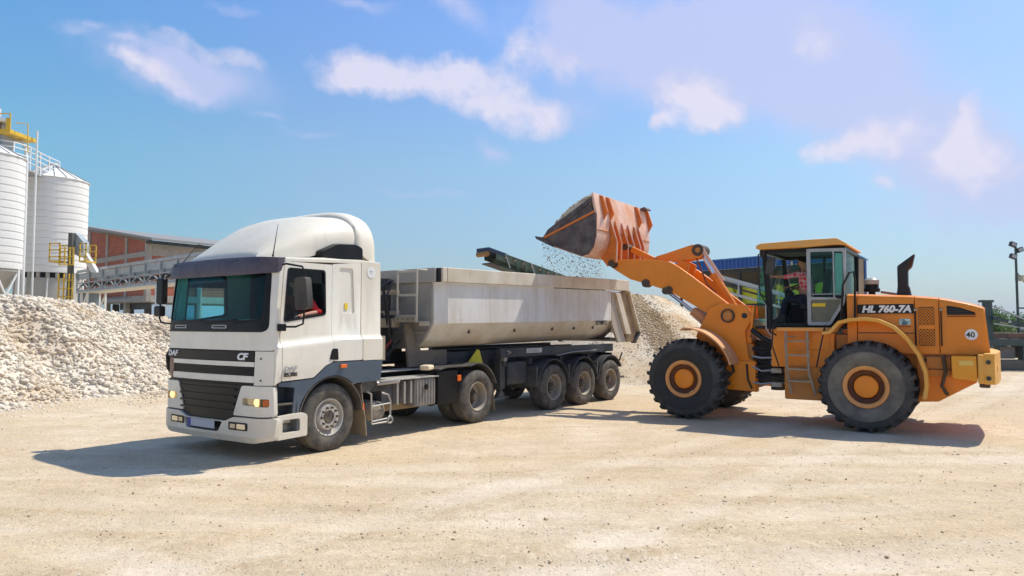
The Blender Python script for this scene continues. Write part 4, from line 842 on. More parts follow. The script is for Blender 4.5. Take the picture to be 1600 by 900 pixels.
# front frame tower
tow = [(.36, 2.24), (.60, 2.32), (1.10, 2.27), (1.19, 1.98), (1.05, 1.75), (1.12, 1.2), (1.27, 1.15), (1.30, .55), (.57, .58), (.56, 1.18), (.30, 1.36), (.04, 1.62), (.14, 1.84)]
for y in (.66, 2*CY-.70): MB().prism(rnd(tow, .04, 2), y, y+.06).build('tower_plate', M_OR, loader, .008)
bx('tower_box', M_ORD, loader, .3, 1.2, .73, 2*CY-.72, .6, 1.5, .01)
bx('tower_rear', M_OR, loader, .85, 1.16, .73, 2*CY-.72, 1.5, 2.0, .02)
MB().lathe([(.115, -.03), (.14, -.03), (.14, .02), (.115, .02)], (.72, .65, 2.06), (0, 1, 0), 28, closed=True).build('pivot_ring', M_CHAS, loader)
MB().cyl((.72, .63, 2.06), (.72, .68, 2.06), .09, n=24).build('pivot_pin', M_ORD, loader, .01)
MB().cyl((1.05, .64, 2.06), (1.05, .7, 2.06), .055, n=20).build('tower_hole', M_CHAS, loader)
MB().cyl((.72, .65, 1.30), (.72, .69, 1.30), .05, n=16).build('pin', M_CHAS, loader)
for z in (1.5, 1.55, 1.6): MB().cyl((.62, .65, z), (.62, .67, z), .012, n=8).cyl((.55, .65, z), (.55, .67, z), .012, n=8).build('bolt', M_CHAS, loader)
MB().prism([(1.19, 2.2), (1.27, 2.26), (1.22, 1.85), (1.16, 1.62)], .6, .72).build('tower_flange', M_OR, loader, .01)
bx('front_frame_lower', M_OR, loader, .60, 1.26, .60, .66, .58, 1.16, .01)
MB().tube([(.78, .6, 1.2), (.85, .55, .95), (.7, .52, .78), (.5, .6, .72)], .025, 8).tube([(1.1, .58, 1.1), (1.12, .56, .8), (1.2, .56, .62)], .018, 8).build('hose', M_HOSE, loader)
# boom arms
arm = [(-1.95, 3.27), (-1.86, 3.335), (-1.22, 3.31), (-.92, 3.285), (-.56, 3.235), (-.34, 3.11), (-.07, 2.91), (.34, 2.59), (.76, 2.26), (.86, 2.08), (.72, 1.93), (.52, 1.95), (-.01, 2.28), (-.28, 2.44), (-.56, 2.60), (-.93, 2.72), (-1.15, 2.79), (-1.45, 2.88), (-1.78, 3.08), (-1.93, 3.18)]
for y in (.74, 1.98): MB().prism(rnd(arm, .05, 2), y, y+.12).build('boom_arm', M_OR, loader, .012)
MB().cyl((-.52, .86, 2.92), (-.52, 1.98, 2.92), .13, n=20).build('cross_tube', M_OR, loader)
MB().prism([(-.75, 2.9), (-.45, 3.3), (-.25, 3.2), (-.35, 2.8)], 1.15, 1.22).prism([(-.75, 2.9), (-.45, 3.3), (-.25, 3.2), (-.35, 2.8)], 1.6, 1.67).build('crank_bracket', M_OR, loader, .008)
for x, z, r in ((-1.83, 3.23, .09), (-1.08, 2.78, .09), (-.55, 2.62, .08)): MB().cyl((x, .70, z), (x, .90, z), r, n=18).build('boom_pin', mat('greasy_pin', (.08, .055, .035), .6), loader, .01)
# bell crank, tilt cylinder, link to bucket
ck = rnd([(-1.18, 3.22), (-1.05, 3.40), (-.80, 3.46), (-.2, 3.62), (-.02, 3.60), (.06, 3.46), (-.02, 3.33), (-.35, 3.28), (-.62, 3.24), (-.78, 3.32), (-.95, 3.30), (-1.05, 3.16)], .05, 3)
for y in (1.22, 1.52): MB().prism(ck, y, y+.07).build('bell_crank', M_OR, loader, .01)
MB().lathe([(.06, -.02), (.13, -.02), (.13, .42), (.06, .42)], (-.07, 1.2, 3.49), (0, 1, 0), 24, closed=True).build('crank_boss', mat('greasy_pin', (.08, .055, .035), .6), loader)
MB().cyl((-.07, 1.18, 3.49), (-.07, 1.65, 3.49), .055, n=16).build('crank_pin', M_ORD, loader)
MB().cyl((-1.05, 1.2, 3.28), (-1.05, 1.62, 3.28), .08, n=16).build('crank_pin', M_ORD, loader)
MB().bar((-1.05, 1.4, 3.28), (-1.7, 1.4, 3.62), .1, .14).build('bucket_link', M_OR, loader, .02)
MB().cyl((-.07, 1.41, 3.49), (.22, 1.41, 2.92), .045, n=18).build('tilt_rod', M_CHROME, loader)
MB().cyl((.20, 1.41, 2.96), (.72, 1.41, 2.1), .085, n=20).lathe([(.0, 0), (.1, 0), (.1, .09), (0, .09)], (.20, 1.41, 2.97), (.29, 0, -.57), 20).build('tilt_cylinder', M_OR, loader)
MB().bar((-.02, 1.2, 3.58), (.47, 1.2, 2.80), .03, .07).build('guard_bar', mat('pale_pink_paint', (.7, .42, .3), .5), loader)
MB().tube([(-.15, 1.3, 3.35), (.0, 1.28, 3.0), (.1, 1.25, 2.75), (.3, 1.25, 2.55)], .018, 8).build('hose', mat('rusty_hose', (.25, .08, .05), .7), loader)
# lift cylinders
for y in (.80, 2.04):
    MB().cyl((-.62, y, 2.60), (-.02, y, 2.14), .038, n=18).build('lift_rod', M_CHROME, loader)
    MB().cyl((-.06, y, 2.17), (.62, y, 1.62), .095, n=22).build('lift_cylinder', mat('dusty_cylinder', (.62, .27, .12), .55, col2=(.5, .2, .06)), loader, .01)
    MB().bar((-.04, y-.08, 2.06), (.40, y-.08, 1.70), .03, .03).build('cylinder_line', mat('pale_pink_paint', (.7, .42, .3), .5), loader)
    MB().cyl((-.62, y-.12, 2.60), (-.62, y+.12, 2.60), .075, n=18).build('lift_pin', mat('greasy_pin', (.08, .055, .035), .6), loader)
# front wings
for y0, y1 in ((.0, .62), (2.22, 2.84)):
    pth = [(.03, 1.80)]+[(.18, 1.795)]+arc(.03, .86, .90, 78, 18, 12)
    MB().strip([(-.05, 1.76)]+arc(0, .84, .96, 88, 22, 14)+[(.92, 1.10)], y0, y1, .03).build('front_wing', mat('wing_highlight_orange', (.72, .42, .24), .55, col2=(.66, .30, .1), nscale=3.), loader, .006)  # pink-orange highlight on the wing is put into its colour
# bucket
bk = empty('bucket', (0, 0, 0)); bk.parent = loader
BP = [(-3.29, 3.83), (-3.02, 3.64), (-2.55, 3.47), (-2.25, 3.36), (-2.08, 3.40), (-1.95, 3.55), (-1.89, 3.80), (-1.88, 4.27), (-1.98, 4.76)]
BY0, BY1 = 0.0, 2.92
inner = [(-3.24, 3.86), (-2.99, 3.70), (-2.54, 3.53), (-2.25, 3.42), (-2.12, 3.46), (-2.00, 3.58), (-1.95, 3.81), (-1.94, 4.26), (-2.03, 4.74)]
MB().prism(BP+inner[::-1], BY0, BY1).build('bucket_shell', M_BUCK, bk, .006)
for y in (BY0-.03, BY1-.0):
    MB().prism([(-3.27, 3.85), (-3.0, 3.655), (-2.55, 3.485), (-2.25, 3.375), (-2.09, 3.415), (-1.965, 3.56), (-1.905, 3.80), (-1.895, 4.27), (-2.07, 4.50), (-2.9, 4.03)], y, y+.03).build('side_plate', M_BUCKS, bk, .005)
MB().bar((-3.2, BY0-.045, 3.84), (-1.93, BY0-.045, 4.33), .02, .05).build('edge_bead', M_ORRED, bk, .004)
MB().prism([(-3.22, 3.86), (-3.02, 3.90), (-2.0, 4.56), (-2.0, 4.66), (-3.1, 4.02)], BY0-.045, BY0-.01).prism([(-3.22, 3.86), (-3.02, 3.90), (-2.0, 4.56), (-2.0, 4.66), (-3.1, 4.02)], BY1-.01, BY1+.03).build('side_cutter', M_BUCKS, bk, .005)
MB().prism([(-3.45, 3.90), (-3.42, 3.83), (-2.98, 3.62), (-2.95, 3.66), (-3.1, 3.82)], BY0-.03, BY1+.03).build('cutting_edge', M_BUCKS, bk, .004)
for i in range(8):
    y = .12+i*.38; MB().prism([(-3.56, 3.95), (-3.40, 3.92), (-3.25, 3.80), (-3.40, 3.80)], y, y+.09).build('bucket_tooth', M_BUCKS, bk, .006) if False else None
# spill guard gussets and rear ribs
for i, y in enumerate((.30, .62, 2.2, 2.85)):
    MB().prism([(-1.885, 4.18), (-1.78, 4.36), (-1.90, 4.72), (-1.985, 4.75)], y, y+.05).build('gusset', M_ORRED, bk)
def bkp(t): return Vector((BP[5][0], 0, BP[5][1]))
for y in (.62, .86, 1.22, 1.56, 1.92, 2.16):
    MB().prism([(-1.875, 4.22), (-1.72, 3.72), (-1.74, 3.26), (-1.95, 3.18), (-2.1, 3.38), (-1.93, 3.58), (-1.87, 3.85)], y, y+.045).build('rib', M_ORRED, bk, .006); MB().tube([(-1.875, y+.022, 4.22), (-1.715, y+.022, 3.72), (-1.735, y+.022, 3.26)], .02, 6).build('rib_edge', M_BUCK, bk)
for y in (.66, 1.3, 1.96): MB().box(-1.885, -1.865, y, y+.22, 3.62, 4.1).build('rib_plate', M_ORRED, bk)
MB().prism([(-1.89, 3.93), (-1.872, 3.93), (-1.868, 3.95), (-1.888, 3.95)], .02, 2.9).build('weld_seam', M_ORD, bk)
for a_, b_ in (((-1.84, .58, 3.24), (-1.84, .94, 3.24)), ((-1.84, 1.88, 3.24), (-1.84, 2.24, 3.24)), ((-1.78, 1.2, 3.66), (-1.78, 1.64, 3.66))): MB().cyl(a_, b_, .073, n=16).build('bucket_pin', mat('greasy_pin', (.08, .055, .035), .6), bk)
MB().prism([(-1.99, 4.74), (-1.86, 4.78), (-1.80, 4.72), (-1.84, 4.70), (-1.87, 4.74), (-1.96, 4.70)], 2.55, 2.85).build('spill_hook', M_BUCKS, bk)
# rear frame
bx('rear_frame', M_ORD, loader, 1.9, 4.3, .75, 2*CY-.75, .62, 1.5, .02)
MB().prism([(4.05, .55), (4.36, .57), (4.92, .92), (5.0, 1.40), (4.05, 1.42)], .42, 2*CY-.42).build('rear_underframe', M_OR, loader, .015)
bx('fuel_tank', M_ORD, loader, 1.86, 2.62, .34, .9, .48, 1.10, .03)
bx('side_frame', M_OR, loader, 1.62, 2.74, .40, .9, 1.08, 1.80, .015)
bx('side_hatch', M_OR, loader, 2.30, 2.66, .385, .40, 1.42, 1.74, .006)
bx('articulation', M_CHAS, loader, 1.2, 1.95, .95, 1.9, .7, 1.6, .03)
MB().cyl((1.5, CY, .55), (1.5, CY, 1.7), .14, n=18).build('hinge_pin', M_CHAS, loader)
for i in range(9):
    z = .75+.085*i; y = .62+.03*(i % 3); MB().tube([(1.2, y, z+.05*(i % 2)), (1.38, y-.04, z-.03), (1.58, y, z+.04*math.sin(i*2)), (1.9, y+.05, z)], .022, 8).build('hose', M_HOSE if i % 3 else M_STEEL, loader)
for z in (.68, .95, 1.1, 1.3): MB().box(1.58, 1.78, .50, .62, z, z+.09).build('valve_block', mat('pale_fitting', (.4, .36, .3), .6, .3), loader, .01)
MB().tube([(1.2, .62, 1.78), (1.4, .58, 1.62), (1.55, .6, 1.55), (1.7, .6, 1.35), (1.72, .6, 1.0)], .05, 8).build('hose', M_HOSE, loader)
MB().prism([(1.28, 1.60), (1.60, 1.50), (1.62, 1.60), (1.40, 1.68)], .6, .75).build('step_plate', mat('pale_pink_paint', (.7, .42, .3), .5), loader, .01)
MB().prism([(1.12, 1.9), (1.45, 1.78), (1.9, 1.78), (1.9, 1.5), (1.62, 1.48), (1.25, 1.62)], .72, .80).build('cab_mount', M_OR, loader, .01)
# platform and ladder
MB().box(1.76, 2.80, .22, .6, 1.76, 1.83).build('platform', mat('platform_orange', (.78, .30, .04), .5, dust=(DUST, .3)), loader, .01)
ld = MB()
for x in (1.92, 2.30): ld.tube([(x, .26, 1.78), (x+.01, .20, 1.5), (x+.03, .18, 1.0), (x+.09 if x < 2 else x+.13, .22, .60)], .026, 8)
for z in (1.56, 1.30, 1.04, .82): ld.box(1.95, 2.36, .17, .27, z, z+.03)
ld.build('ladder', mat('ladder_worn', (.36, .27, .2), .6, col2=(.25, .16, .1), nscale=8., dust=(DUST, .35)), loader)
MB().tube([(1.70, .24, 1.86), (1.68, .2, 1.5), (1.80, .2, 1.1)], .014, 6).build('handrail', M_HOSE, loader); MB().tube([(2.62, .22, 1.88), (2.52, .2, 1.4), (2.46, .2, 1.1)], .014, 6).build('handrail', M_HOSE, loader)
# hood
hd = [(2.97, 1.36), (2.97, 2.44), (4.0, 2.395), (4.53, 2.335), (4.82, 2.26), (5.04, 2.19), (5.06, 2.12), (5.12, 1.40), (4.05, 1.40)]
def hood_sec(x, zt):
    ys = .36; return [(x, ys, 1.38), (x, ys-.01, zt-.10), (x, ys+.03, zt-.03), (x, ys+.12, zt), (x, 2*CY-ys-.12, zt), (x, 2*CY-ys-.03, zt-.03), (x, 2*CY-ys+.01, zt-.10), (x, 2*CY-ys, 1.38)]
MB().loft([hood_sec(2.97, 2.445), hood_sec(3.13, 2.44)]).build('hood_panel', M_OR, loader, .008)
MB().loft([hood_sec(3.14, 2.44), hood_sec(4.035, 2.395)]).build('hood_panel', M_OR, loader, .008)
MB().loft([hood_sec(4.045, 2.392), hood_sec(4.40, 2.355)]).build('hood_panel', M_OR, loader, .008)
MB().loft([hood_sec(4.41, 2.352), hood_sec(4.53, 2.33), hood_sec(4.82, 2.26), [(5.03, y, z) for _, y, z in hood_sec(0, 2.19)], [(5.12 if i in (0, 7) else 5.06, y, min(z, 2.16)) for i, (_, y, z) in enumerate(hood_sec(0, 2.16))]]).build('hood_panel', M_OR, loader, .008)
YF = .345
lb = MB().box(3.145, 4.03, YF-.003, YF+.004, 2.08, 2.245).build('name_band', M_BLACK, loader)
text('lettering', 'HL 760-7A', .165, (3.215, YF-.006, 2.105), (1, 0, 0), (0, -1, 0), M_TEXW, loader, shear=.22, off=.008, sx=1.06, space=.98)
bx('orange_line', M_ORD, loader, 3.145, 4.03, YF-.003, YF+.004, 2.05, 2.068, 0)
MB().box(3.15, 4.03, YF+.002, YF+.008, 1.73, 1.745).build('panel_seam', M_CHAS, loader)
MB().sheet(rnd([(4.52, 2.05), (4.93, 2.05), (4.92, 2.09), (4.72, 2.17), (4.52, 2.21)], .01, 1), [], lambda u, v, w: (u, YF-.004+w, v), 0, .008).build('louvre', M_BLACK, loader)
MB().box(4.52, 4.93, YF-.004, YF+.004, 2.02, 2.03).build('louvre_trim', M_BLACK, loader)
for i in range(3): MB().box(4.53, 4.88-.05*i, YF-.008, YF+.0, 2.07+.035*i, 2.078+.035*i).build('louvre_blade', M_CHAS, loader)
# mesh grille
MB().sheet(rr(4.10, 4.335, 1.52, 2.19, .02), [], lambda u, v, w: (u, YF+.0+w, v), 0, .01).build('grille_backing', mat('grille_dark', (.06, .035, .02), .7), loader)
gm = MB()
for i in range(-22, 12):
    for sgn in (1, -1):
        # diagonal bars clipped to the opening
        x0 = 4.105; x1 = 4.33; z0 = 1.85+i*.05 if sgn > 0 else 1.85+i*.05+.2; a = z0; b = z0+sgn*.225
        t0, t1 = 0., 1.
        for lim, s in ((1.53, 1), (2.18, -1)):
            fa, fb = (a-lim)*s, (b-lim)*s
            if fa < 0 and fb < 0: t0 = 2
            elif fa < 0: t0 = max(t0, fa/(fa-fb))
            elif fb < 0: t1 = min(t1, fa/(fa-fb))
        if t0 < t1-.05: gm.bar((x0+(x1-x0)*t0, YF-.008, a+(b-a)*t0), (x0+(x1-x0)*t1, YF-.008, a+(b-a)*t1), .011, .006, up=(0, 1, 0))
gm.build('grille_mesh', M_OR, loader)
bx('grille_bar', M_OR, loader, 4.10, 4.335, YF-.012, YF, 1.815, 1.875, .003)
for x in (4.055, 4.435): MB().tube([(x, YF-.03, 2.17), (x, YF-.03, 1.52)], .012, 8).build('hood_handle', M_BLACK, loader)
for x in (4.055, 4.435): MB().cyl((x, YF-.05, 2.14), (x, YF, 2.14), .022, n=12).build('handle_knob', mat('pale_fitting', (.5, .46, .4), .5, .3), loader)
MB().lathe([(0, 0), (.092, 0), (.092, .006), (0, .006)], (4.86, YF-.0, 1.72), (0, -1, 0), 36).build('speed_disc', mat('white_sticker', (.8, .8, .78), .45), loader)
text('lettering', '40', .125, (4.785, YF-.008, 1.675), (1, 0, 0), (0, -1, 0), M_TEXK, loader, off=.002)
MB().sheet(rr(3.80, 3.98, 1.88, 1.99, .03), [], lambda u, v, w: (u, YF-.004+w, v), 0, .008).build('oval_sticker', mat('oval_sticker', (.55, .68, .62), .4, col2=(.05, .15, .2), nscale=12., namt=(.5, .56)), loader)
bx('small_sticker', mat('red_sticker', (.45, .08, .02), .6), loader, 3.80, 3.98, YF-.003, YF+.004, 1.842, 1.858, 0)
bx('hood_vent', M_TEXK, loader, 4.13, 4.2, YF-.01, YF-.002, 1.25, 1.3, 0)
# rear fender
pth = [(2.60, 1.70), (2.74, 1.72), (2.90, 1.90), (3.05, 1.935), (3.28, 1.955), (3.5, 1.925), (3.72, 1.82), (3.92, 1.62), (4.08, 1.36), (4.17, 1.08), (4.18, .85), (4.14, .64)]
for y0, y1 in ((-.02, .5), (2*CY-.5, 2*CY+.02)):
    MB().strip(pth, y0, y1, .06).build('rear_wing', M_YEL if y0 < 1 else M_OR, loader, .01)
bx('wheel_well', M_ORD, loader, 2.75, 4.05, .5, .6, 1.1, 1.7, .01)
bx('rear_step_box', M_ORD, loader, 4.2, 4.55, .35, .6, 1.0, 1.36, .01)
for z in (1.12, 1.34): MB().box(4.16, 4.56, .33, .36, z, z+.012).build('panel_seam', M_CHAS, loader)
# counterweight
cwt = MB().prism(rnd([(4.58, 1.005), (4.57, 1.37), (4.92, 1.37), (4.93, .96)], .02, 2), .02, 2*CY-.02); cwt.build('counterweight', mat('counterweight_orange', (.80, .30, .015), .45, col2=(.75, .34, .03), nscale=3.), loader, .015)
MB().sheet(rnd([(.02, .92), (2*CY-.02, .92), (2*CY-.02, 1.42), (.02, 1.42)], .03, 2), [arc(.25, 1.17, .07, 0, 330, 10)], lambda u, v, w: (5.0+w+.12*(1-abs(u-CY)/CY)**.5, u, v), 0, .15, frange(.2, 2.6, .4)).build('counterweight_end', M_YEL, loader, .015)
bx('counterweight_corner', M_YEL, loader, 4.935, 5.02, .0, .5, .93, 1.40, .02)
for z in (1.02, 1.28): MB().cyl((5.08, -.0, z), (5.08, .06, z), .035, n=14).build('tie_hole', M_CHAS, loader)
bx('tow_hook', mat('greasy_pin', (.08, .055, .035), .6), loader, 4.95, 5.1, .1, .35, .86, .94, .02)
MB().tube([(4.45, .3, 1.36), (4.48, .26, 1.1), (4.42, .3, .85), (4.5, .3, .7)], .03, 8).build('hose', mat('greasy_pin', (.08, .055, .035), .6), loader)
bx('faded_sticker', mat('faded_yellow', (.75, .5, .12), .5), loader, 4.68, 4.88, .012, .018, 1.22, 1.30, 0)
# exhaust stack and pre-cleaner
MB().prism([(3.72, 2.39), (3.96, 2.39), (3.93, 2.56), (3.91, 2.60), (3.91, 2.88), (3.975, 2.93), (4.03, 3.18), (3.74, 2.96), (3.74, 2.60)], .95, 1.17).build('exhaust_stack', mat('exhaust_black', (.018, .018, .02), .55), loader, .03)
MB().prism([(3.915, 2.90), (3.975, 2.94), (4.02, 3.12), (3.93, 3.02)], .945, .96).build('exhaust_mouth', mat('rust_dark', (.08, .03, .02), .9), loader)
MB().cyl((3.29, 1.2, 2.42), (3.29, 1.2, 2.52), .06, n=20).cyl((3.29, 1.2, 2.50), (3.29, 1.2, 2.57), .14, n=28).cyl((3.29, 1.2, 2.57), (3.29, 1.2, 2.65), .12, n=28).build('air_precleaner', M_BLACK, loader, .008)
MB().lathe([(.125, 0), (.13, .02), (.13, .08), (.09, .115), (0, .12)], (3.29, 1.2, 2.645), (0, 0, 1), 28).build('precleaner_bowl', mat('cloudy_bowl', (.45, .44, .4), .35), loader)
MB().tube([(3.45, 1.2, 2.50), (3.7, 1.1, 2.45), (3.8, 1.0, 2.42)], .03, 8).build('intake_pipe', M_STEEL, loader); MB().cyl((3.05, .9, 2.42), (3.05, .9, 2.50), .04).build('hood_fitting', M_STEEL, loader)
# cab
CX0, CX1, CY0, CY1, CZ0, CZ1 = 1.50, 2.93, .50, 2.24, 1.85, 3.33
cb = MB()
def yq(far, a): return a if not far else 2*CY-.1-a
for far in (False, True):
    y0, y1 = sorted((yq(far, .50), yq(far, .56)))
    cb.prism([(1.44, 3.33), (1.52, 3.33), (1.62, 2.5), (1.62, 1.85), (1.50, 1.85), (1.50, 2.4)], y0, y1)       # front post
    cb.prism([(2.27, 3.33), (2.33, 3.33), (2.33, 1.85), (2.27, 1.85)], y0, y1)
    cb.prism([(2.86, 3.33), (2.95, 3.30), (2.93, 2.3), (2.84, 1.85), (2.78, 1.85), (2.85, 2.3)], y0, y1)
    cb.box(1.50, 2.9, y0, y1, 3.26, 3.33); cb.box(1.50, 2.85, y0, y1, 1.84, 1.91)
cb.box(1.46, 1.54, .5, 2.24, 3.26, 3.33); cb.box(2.86, 2.94, .5, 2.24, 3.26, 3.33); cb.box(1.30, 2.85, .5, 2.24, 1.80, 1.86); cb.box(2.84, 2.92, .5, 2.24, 1.86, 2.35)
cb.build('cab_frame', M_BLACK, loader, .006)
MB().loft([[(1.36, .38, 3.36), (1.36, 2.36, 3.36), (1.36, 2.36, 3.42), (1.36, .38, 3.42)], [(1.45, .36, 3.34), (1.45, 2.38, 3.34), (1.45, 2.38, 3.46), (1.45, .36, 3.46)], [(2.3, .36, 3.34), (2.3, 2.38, 3.34), (2.3, 2.38, 3.48), (2.3, .36, 3.48)], [(2.82, .36, 3.36), (2.82, 2.38, 3.36), (2.82, 2.38, 3.48), (2.82, .36, 3.48)], [(2.98, .42, 3.34), (2.98, 2.32, 3.34), (2.98, 2.32, 3.38), (2.98, .42, 3.38)]]).build('cab_roof', mat('cab_roof_orange', (.80, .36, .05), .5, dust=(DUST, .3)), loader, .02)
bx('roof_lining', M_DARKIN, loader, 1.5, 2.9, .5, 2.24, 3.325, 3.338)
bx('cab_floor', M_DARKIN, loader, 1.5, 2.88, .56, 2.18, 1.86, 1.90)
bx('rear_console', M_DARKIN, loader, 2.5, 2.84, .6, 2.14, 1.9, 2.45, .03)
MB().loft([[(1.46, .52, 3.28), (1.46, 2.22, 3.28)], [(1.40, .52, 2.9), (1.40, 2.22, 2.9)], [(1.32, .54, 2.4), (1.32, 2.2, 2.4)], [(1.34, .56, 2.0), (1.34, 2.18, 2.0)], [(1.48, .56, 1.88), (1.48, 2.18, 1.88)]], closed=False, caps=False).build('windscreen', M_GLC, loader)
for far in (False, True):
    y = yq(far, .525)
    MB().prism([(1.47, 3.28), (1.50, 3.28), (1.60, 2.5), (1.50, 1.9), (1.36, 1.98), (1.33, 2.4), (1.41, 2.9)], y-.003, y+.003).build('corner_glass', M_GLC, loader)
MB().box(2.33, 2.86, 2.205, 2.211, 1.91, 3.26).build('side_window', M_GLC, loader); MB().box(1.62, 2.27, 2.205, 2.211, 2.3, 3.26).build('side_window', M_GLC, loader)
MB().box(1.62, 2.27, 2.19, 2.215, 1.9, 2.3).build('far_door_panel', M_DARKIN, loader)
MB().box(2.90, 2.906, .56, 2.18, 2.35, 3.26).build('rear_window', M_GLC, loader)
# open door swung back along the cab side
dn = lambda u, v, w: (u, .40+w, v)
do = rnd([(2.285, 1.87), (2.68, 1.87), (2.93, 2.28), (2.965, 3.29), (2.285, 3.31)], .03, 2)
dr = MB().sheet(do, [rnd([(2.35, 2.40), (2.92, 2.38), (2.91, 3.23), (2.35, 3.25)], .03, 2), rnd([(2.35, 1.93), (2.66, 1.93), (2.86, 2.28), (2.86, 2.34), (2.35, 2.35)], .03, 2)], dn, 0, .05).build('door', M_GREYF, loader, .008)
MB().sheet([(2.34, 2.39), (2.93, 2.37), (2.92, 3.24), (2.34, 3.26)], [], lambda u, v, w: dn(u, v, w+.02), 0, .005).build('door_glass', M_GLC, dr)
MB().sheet([(2.34, 1.92), (2.67, 1.92), (2.88, 2.28), (2.88, 2.35), (2.34, 2.36)], [], lambda u, v, w: dn(u, v, w+.02), 0, .01).build('door_lower_panel', mat('door_panel_olive', (.16, .15, .10), .35, col2=(.11, .11, .08), nscale=5.), dr)
bx('door_sticker', mat('yellow_sticker2', (.8, .5, .02), .5), dr, 2.37, 2.60, .412, .418, 2.22, 2.28, 0)
bx('door_post', M_GREYF, dr, 2.74, 2.765, .395, .43, 2.36, 3.26, .004)
bx('door_pane_panel', mat('white_sheet', (.55, .57, .56), .4), dr, 2.77, 2.90, .43, .435, 2.42, 3.2, 0)
bx('door_latch', M_BLACK, dr, 2.80, 2.88, .37, .41, 2.36, 2.42, .01)
MB().tube([(2.36, .38, 2.45), (2.90, .38, 2.45)], .010, 6).build('door_rail', M_GREYF, dr)
# handrails, mirror, lamps on the cab
MB().tube([(2.88, .30, 1.98), (2.92, .28, 2.6), (3.03, .28, 2.82), (3.10, .30, 2.84), (3.12, .32, 2.7), (3.10, .33, 1.98)], .018, 8).build('handrail', M_BLACK, loader)
MB().tube([(1.52, .45, 3.3), (1.40, .42, 3.25), (1.40, .42, 2.9), (1.42, .42, 2.5), (1.58, .42, 2.2), (1.60, .40, 1.75), (1.72, .38, 1.68)], .014, 8).build('hose', M_HOSE, loader)
MB().tube([(1.52, .44, 2.3), (1.52, .44, 1.8), (1.62, .44, 1.66), (2.05, .40, 1.66)], .016, 8).build('handrail', M_STEEL, loader)
MB().obox((1.62, .44, 3.02), (.16, .06, .34), Matrix.Rotation(.12, 3, 'Y')).build('mirror', M_BLKD, loader, .02)
MB().tube([(1.46, .40, 3.32), (1.50, .36, 3.20), (1.60, .38, 3.12)], .012, 6).build('mirror_arm', M_BLACK, loader)
MB().lathe([(0, 0), (.07, .01), (.08, .04), (.04, .09), (0, .1)], (1.42, .46, 3.27), (1, 0, 0), 18).build('work_lamp', M_BLKD, loader)
MB().lathe([(0, -.02), (.05, 0), (.05, .02), (0, .03)], (1.9, .95, 3.10), (1, .3, 0), 16).build('inside_mirror', mat('lamp_white', (.75, .75, .7), .4), loader)
# seat, steering column, console
st = MB().box(2.0, 2.45, 1.15, 1.65, 2.18, 2.30).box(2.05, 2.4, 1.25, 1.55, 1.9, 2.18).build('seat', mat('seat_vinyl', (.02, .02, .022), .6), loader, .03)
MB().prism([(2.38, 2.28), (2.52, 2.28), (2.62, 2.95), (2.52, 2.98), (2.46, 2.9)], 1.15, 1.65).build('backrest', mat('seat_vinyl', (.02, .02, .022), .6), st, .03)
MB().box(2.0, 2.5, 1.72, 1.95, 1.9, 2.52).build('side_console', M_DARKIN, loader, .03)
MB().prism([(1.5, 1.9), (1.62, 1.9), (1.86, 2.52), (1.78, 2.58)], 1.3, 1.5).build('steering_column', M_BLACK, loader, .02)
MB().lathe([(.19+.015*math.cos(a), .015*math.sin(a)) for a in np.linspace(0, 5.5, 8)], (1.82, 1.4, 2.62), (-.45, 0, 1), 24, closed=True).bar((1.82, 1.22, 2.62), (1.82, 1.58, 2.62), .03, .02).build('steering_wheel', M_BLACK, loader)
# ---------------------------------------------------------------- load in the bucket and stones falling off its lip
LM = Matrix.Translation((3.417, 14.263, 0)) @ Matrix.Rotation(LA, 4, 'Z')
def in_loader(P): return np.array([LM@Vector(p) for p in P])
NB = 9000; u = RNG.uniform(0, 1, NB); y = RNG.uniform(.06, 2.84, NB); dp = RNG.uniform(-.03, .05, NB)
sx_ = -3.20+1.14*u; sz_ = 3.88+.80*u+.13*np.sin(math.pi*u)+.04*np.sin(y*5); P_ = np.stack([sx_, y, sz_+dp], -1)
o = rocks('bucket_load', in_loader(P_), np.clip(RNG.lognormal(-3.9, .4, NB), .008, .05), M_ROCK2, low=True)
tag(o, label='heap of sandy gravel filling the raised loader bucket', cat='gravel', kind='stuff')
hm_ = [[Vector((-3.2+1.14*u_, y_, 3.86+.80*u_+.20*math.sin(math.pi*u_)-.03*abs(y_-1.45)+.02*math.sin(9*y_))) for u_ in np.linspace(0, 1, 9)]+[Vector((-2.2, y_, 3.5))] for y_ in np.linspace(.05, 2.85, 16)]
core = MB().loft(hm_).build('gravel_core', M_ROCK2); core.matrix_world = LM; core.parent = o; core['kind'] = 'stuff'
n = 3200; y = RNG.uniform(.0, 2.9, n); t = RNG.power(.8, n); cl = np.round(y*4)/4+RNG.normal(0, .05, n)*t
P_ = np.stack([-3.25+RNG.uniform(-.05, .5, n)*t+RNG.normal(0, .03, n), np.where(RNG.uniform(0, 1, n) < .6, cl, y), 3.72-t*1.05], -1)
o = rocks('falling_gravel', in_loader(P_), np.clip(RNG.lognormal(-4.95, .6, n), .003, .028), rock_mat('falling_stone', (.46, .36, .24), (.66, .54, .38), (.4, .28, .16)), low=True)
tag(o, label='stones trickling off the bucket lip down into the trailer', cat='falling stones', kind='stuff')
u = RNG.uniform(-.9, 5.4, 6000); v = RNG.uniform(.1, 2.35, 6000); RMX = Matrix.Translation((-.646, 13.746, 0)) @ Matrix.Rotation(RA, 4, 'Z')
P_ = np.stack([u, v, 2.25+.3*np.exp(-((u-2.2)/1.6)**2-((v-1.2)/.8)**2)+RNG.uniform(-.12, .03, 6000)], -1)
o = rocks('trailer_load', np.array([RMX@Vector(p) for p in P_]), RNG.uniform(.02, .06, 6000), M_ROCK2, low=True)
tag(o, label='sandy gravel already lying inside the open tipper body', cat='gravel', kind='stuff')
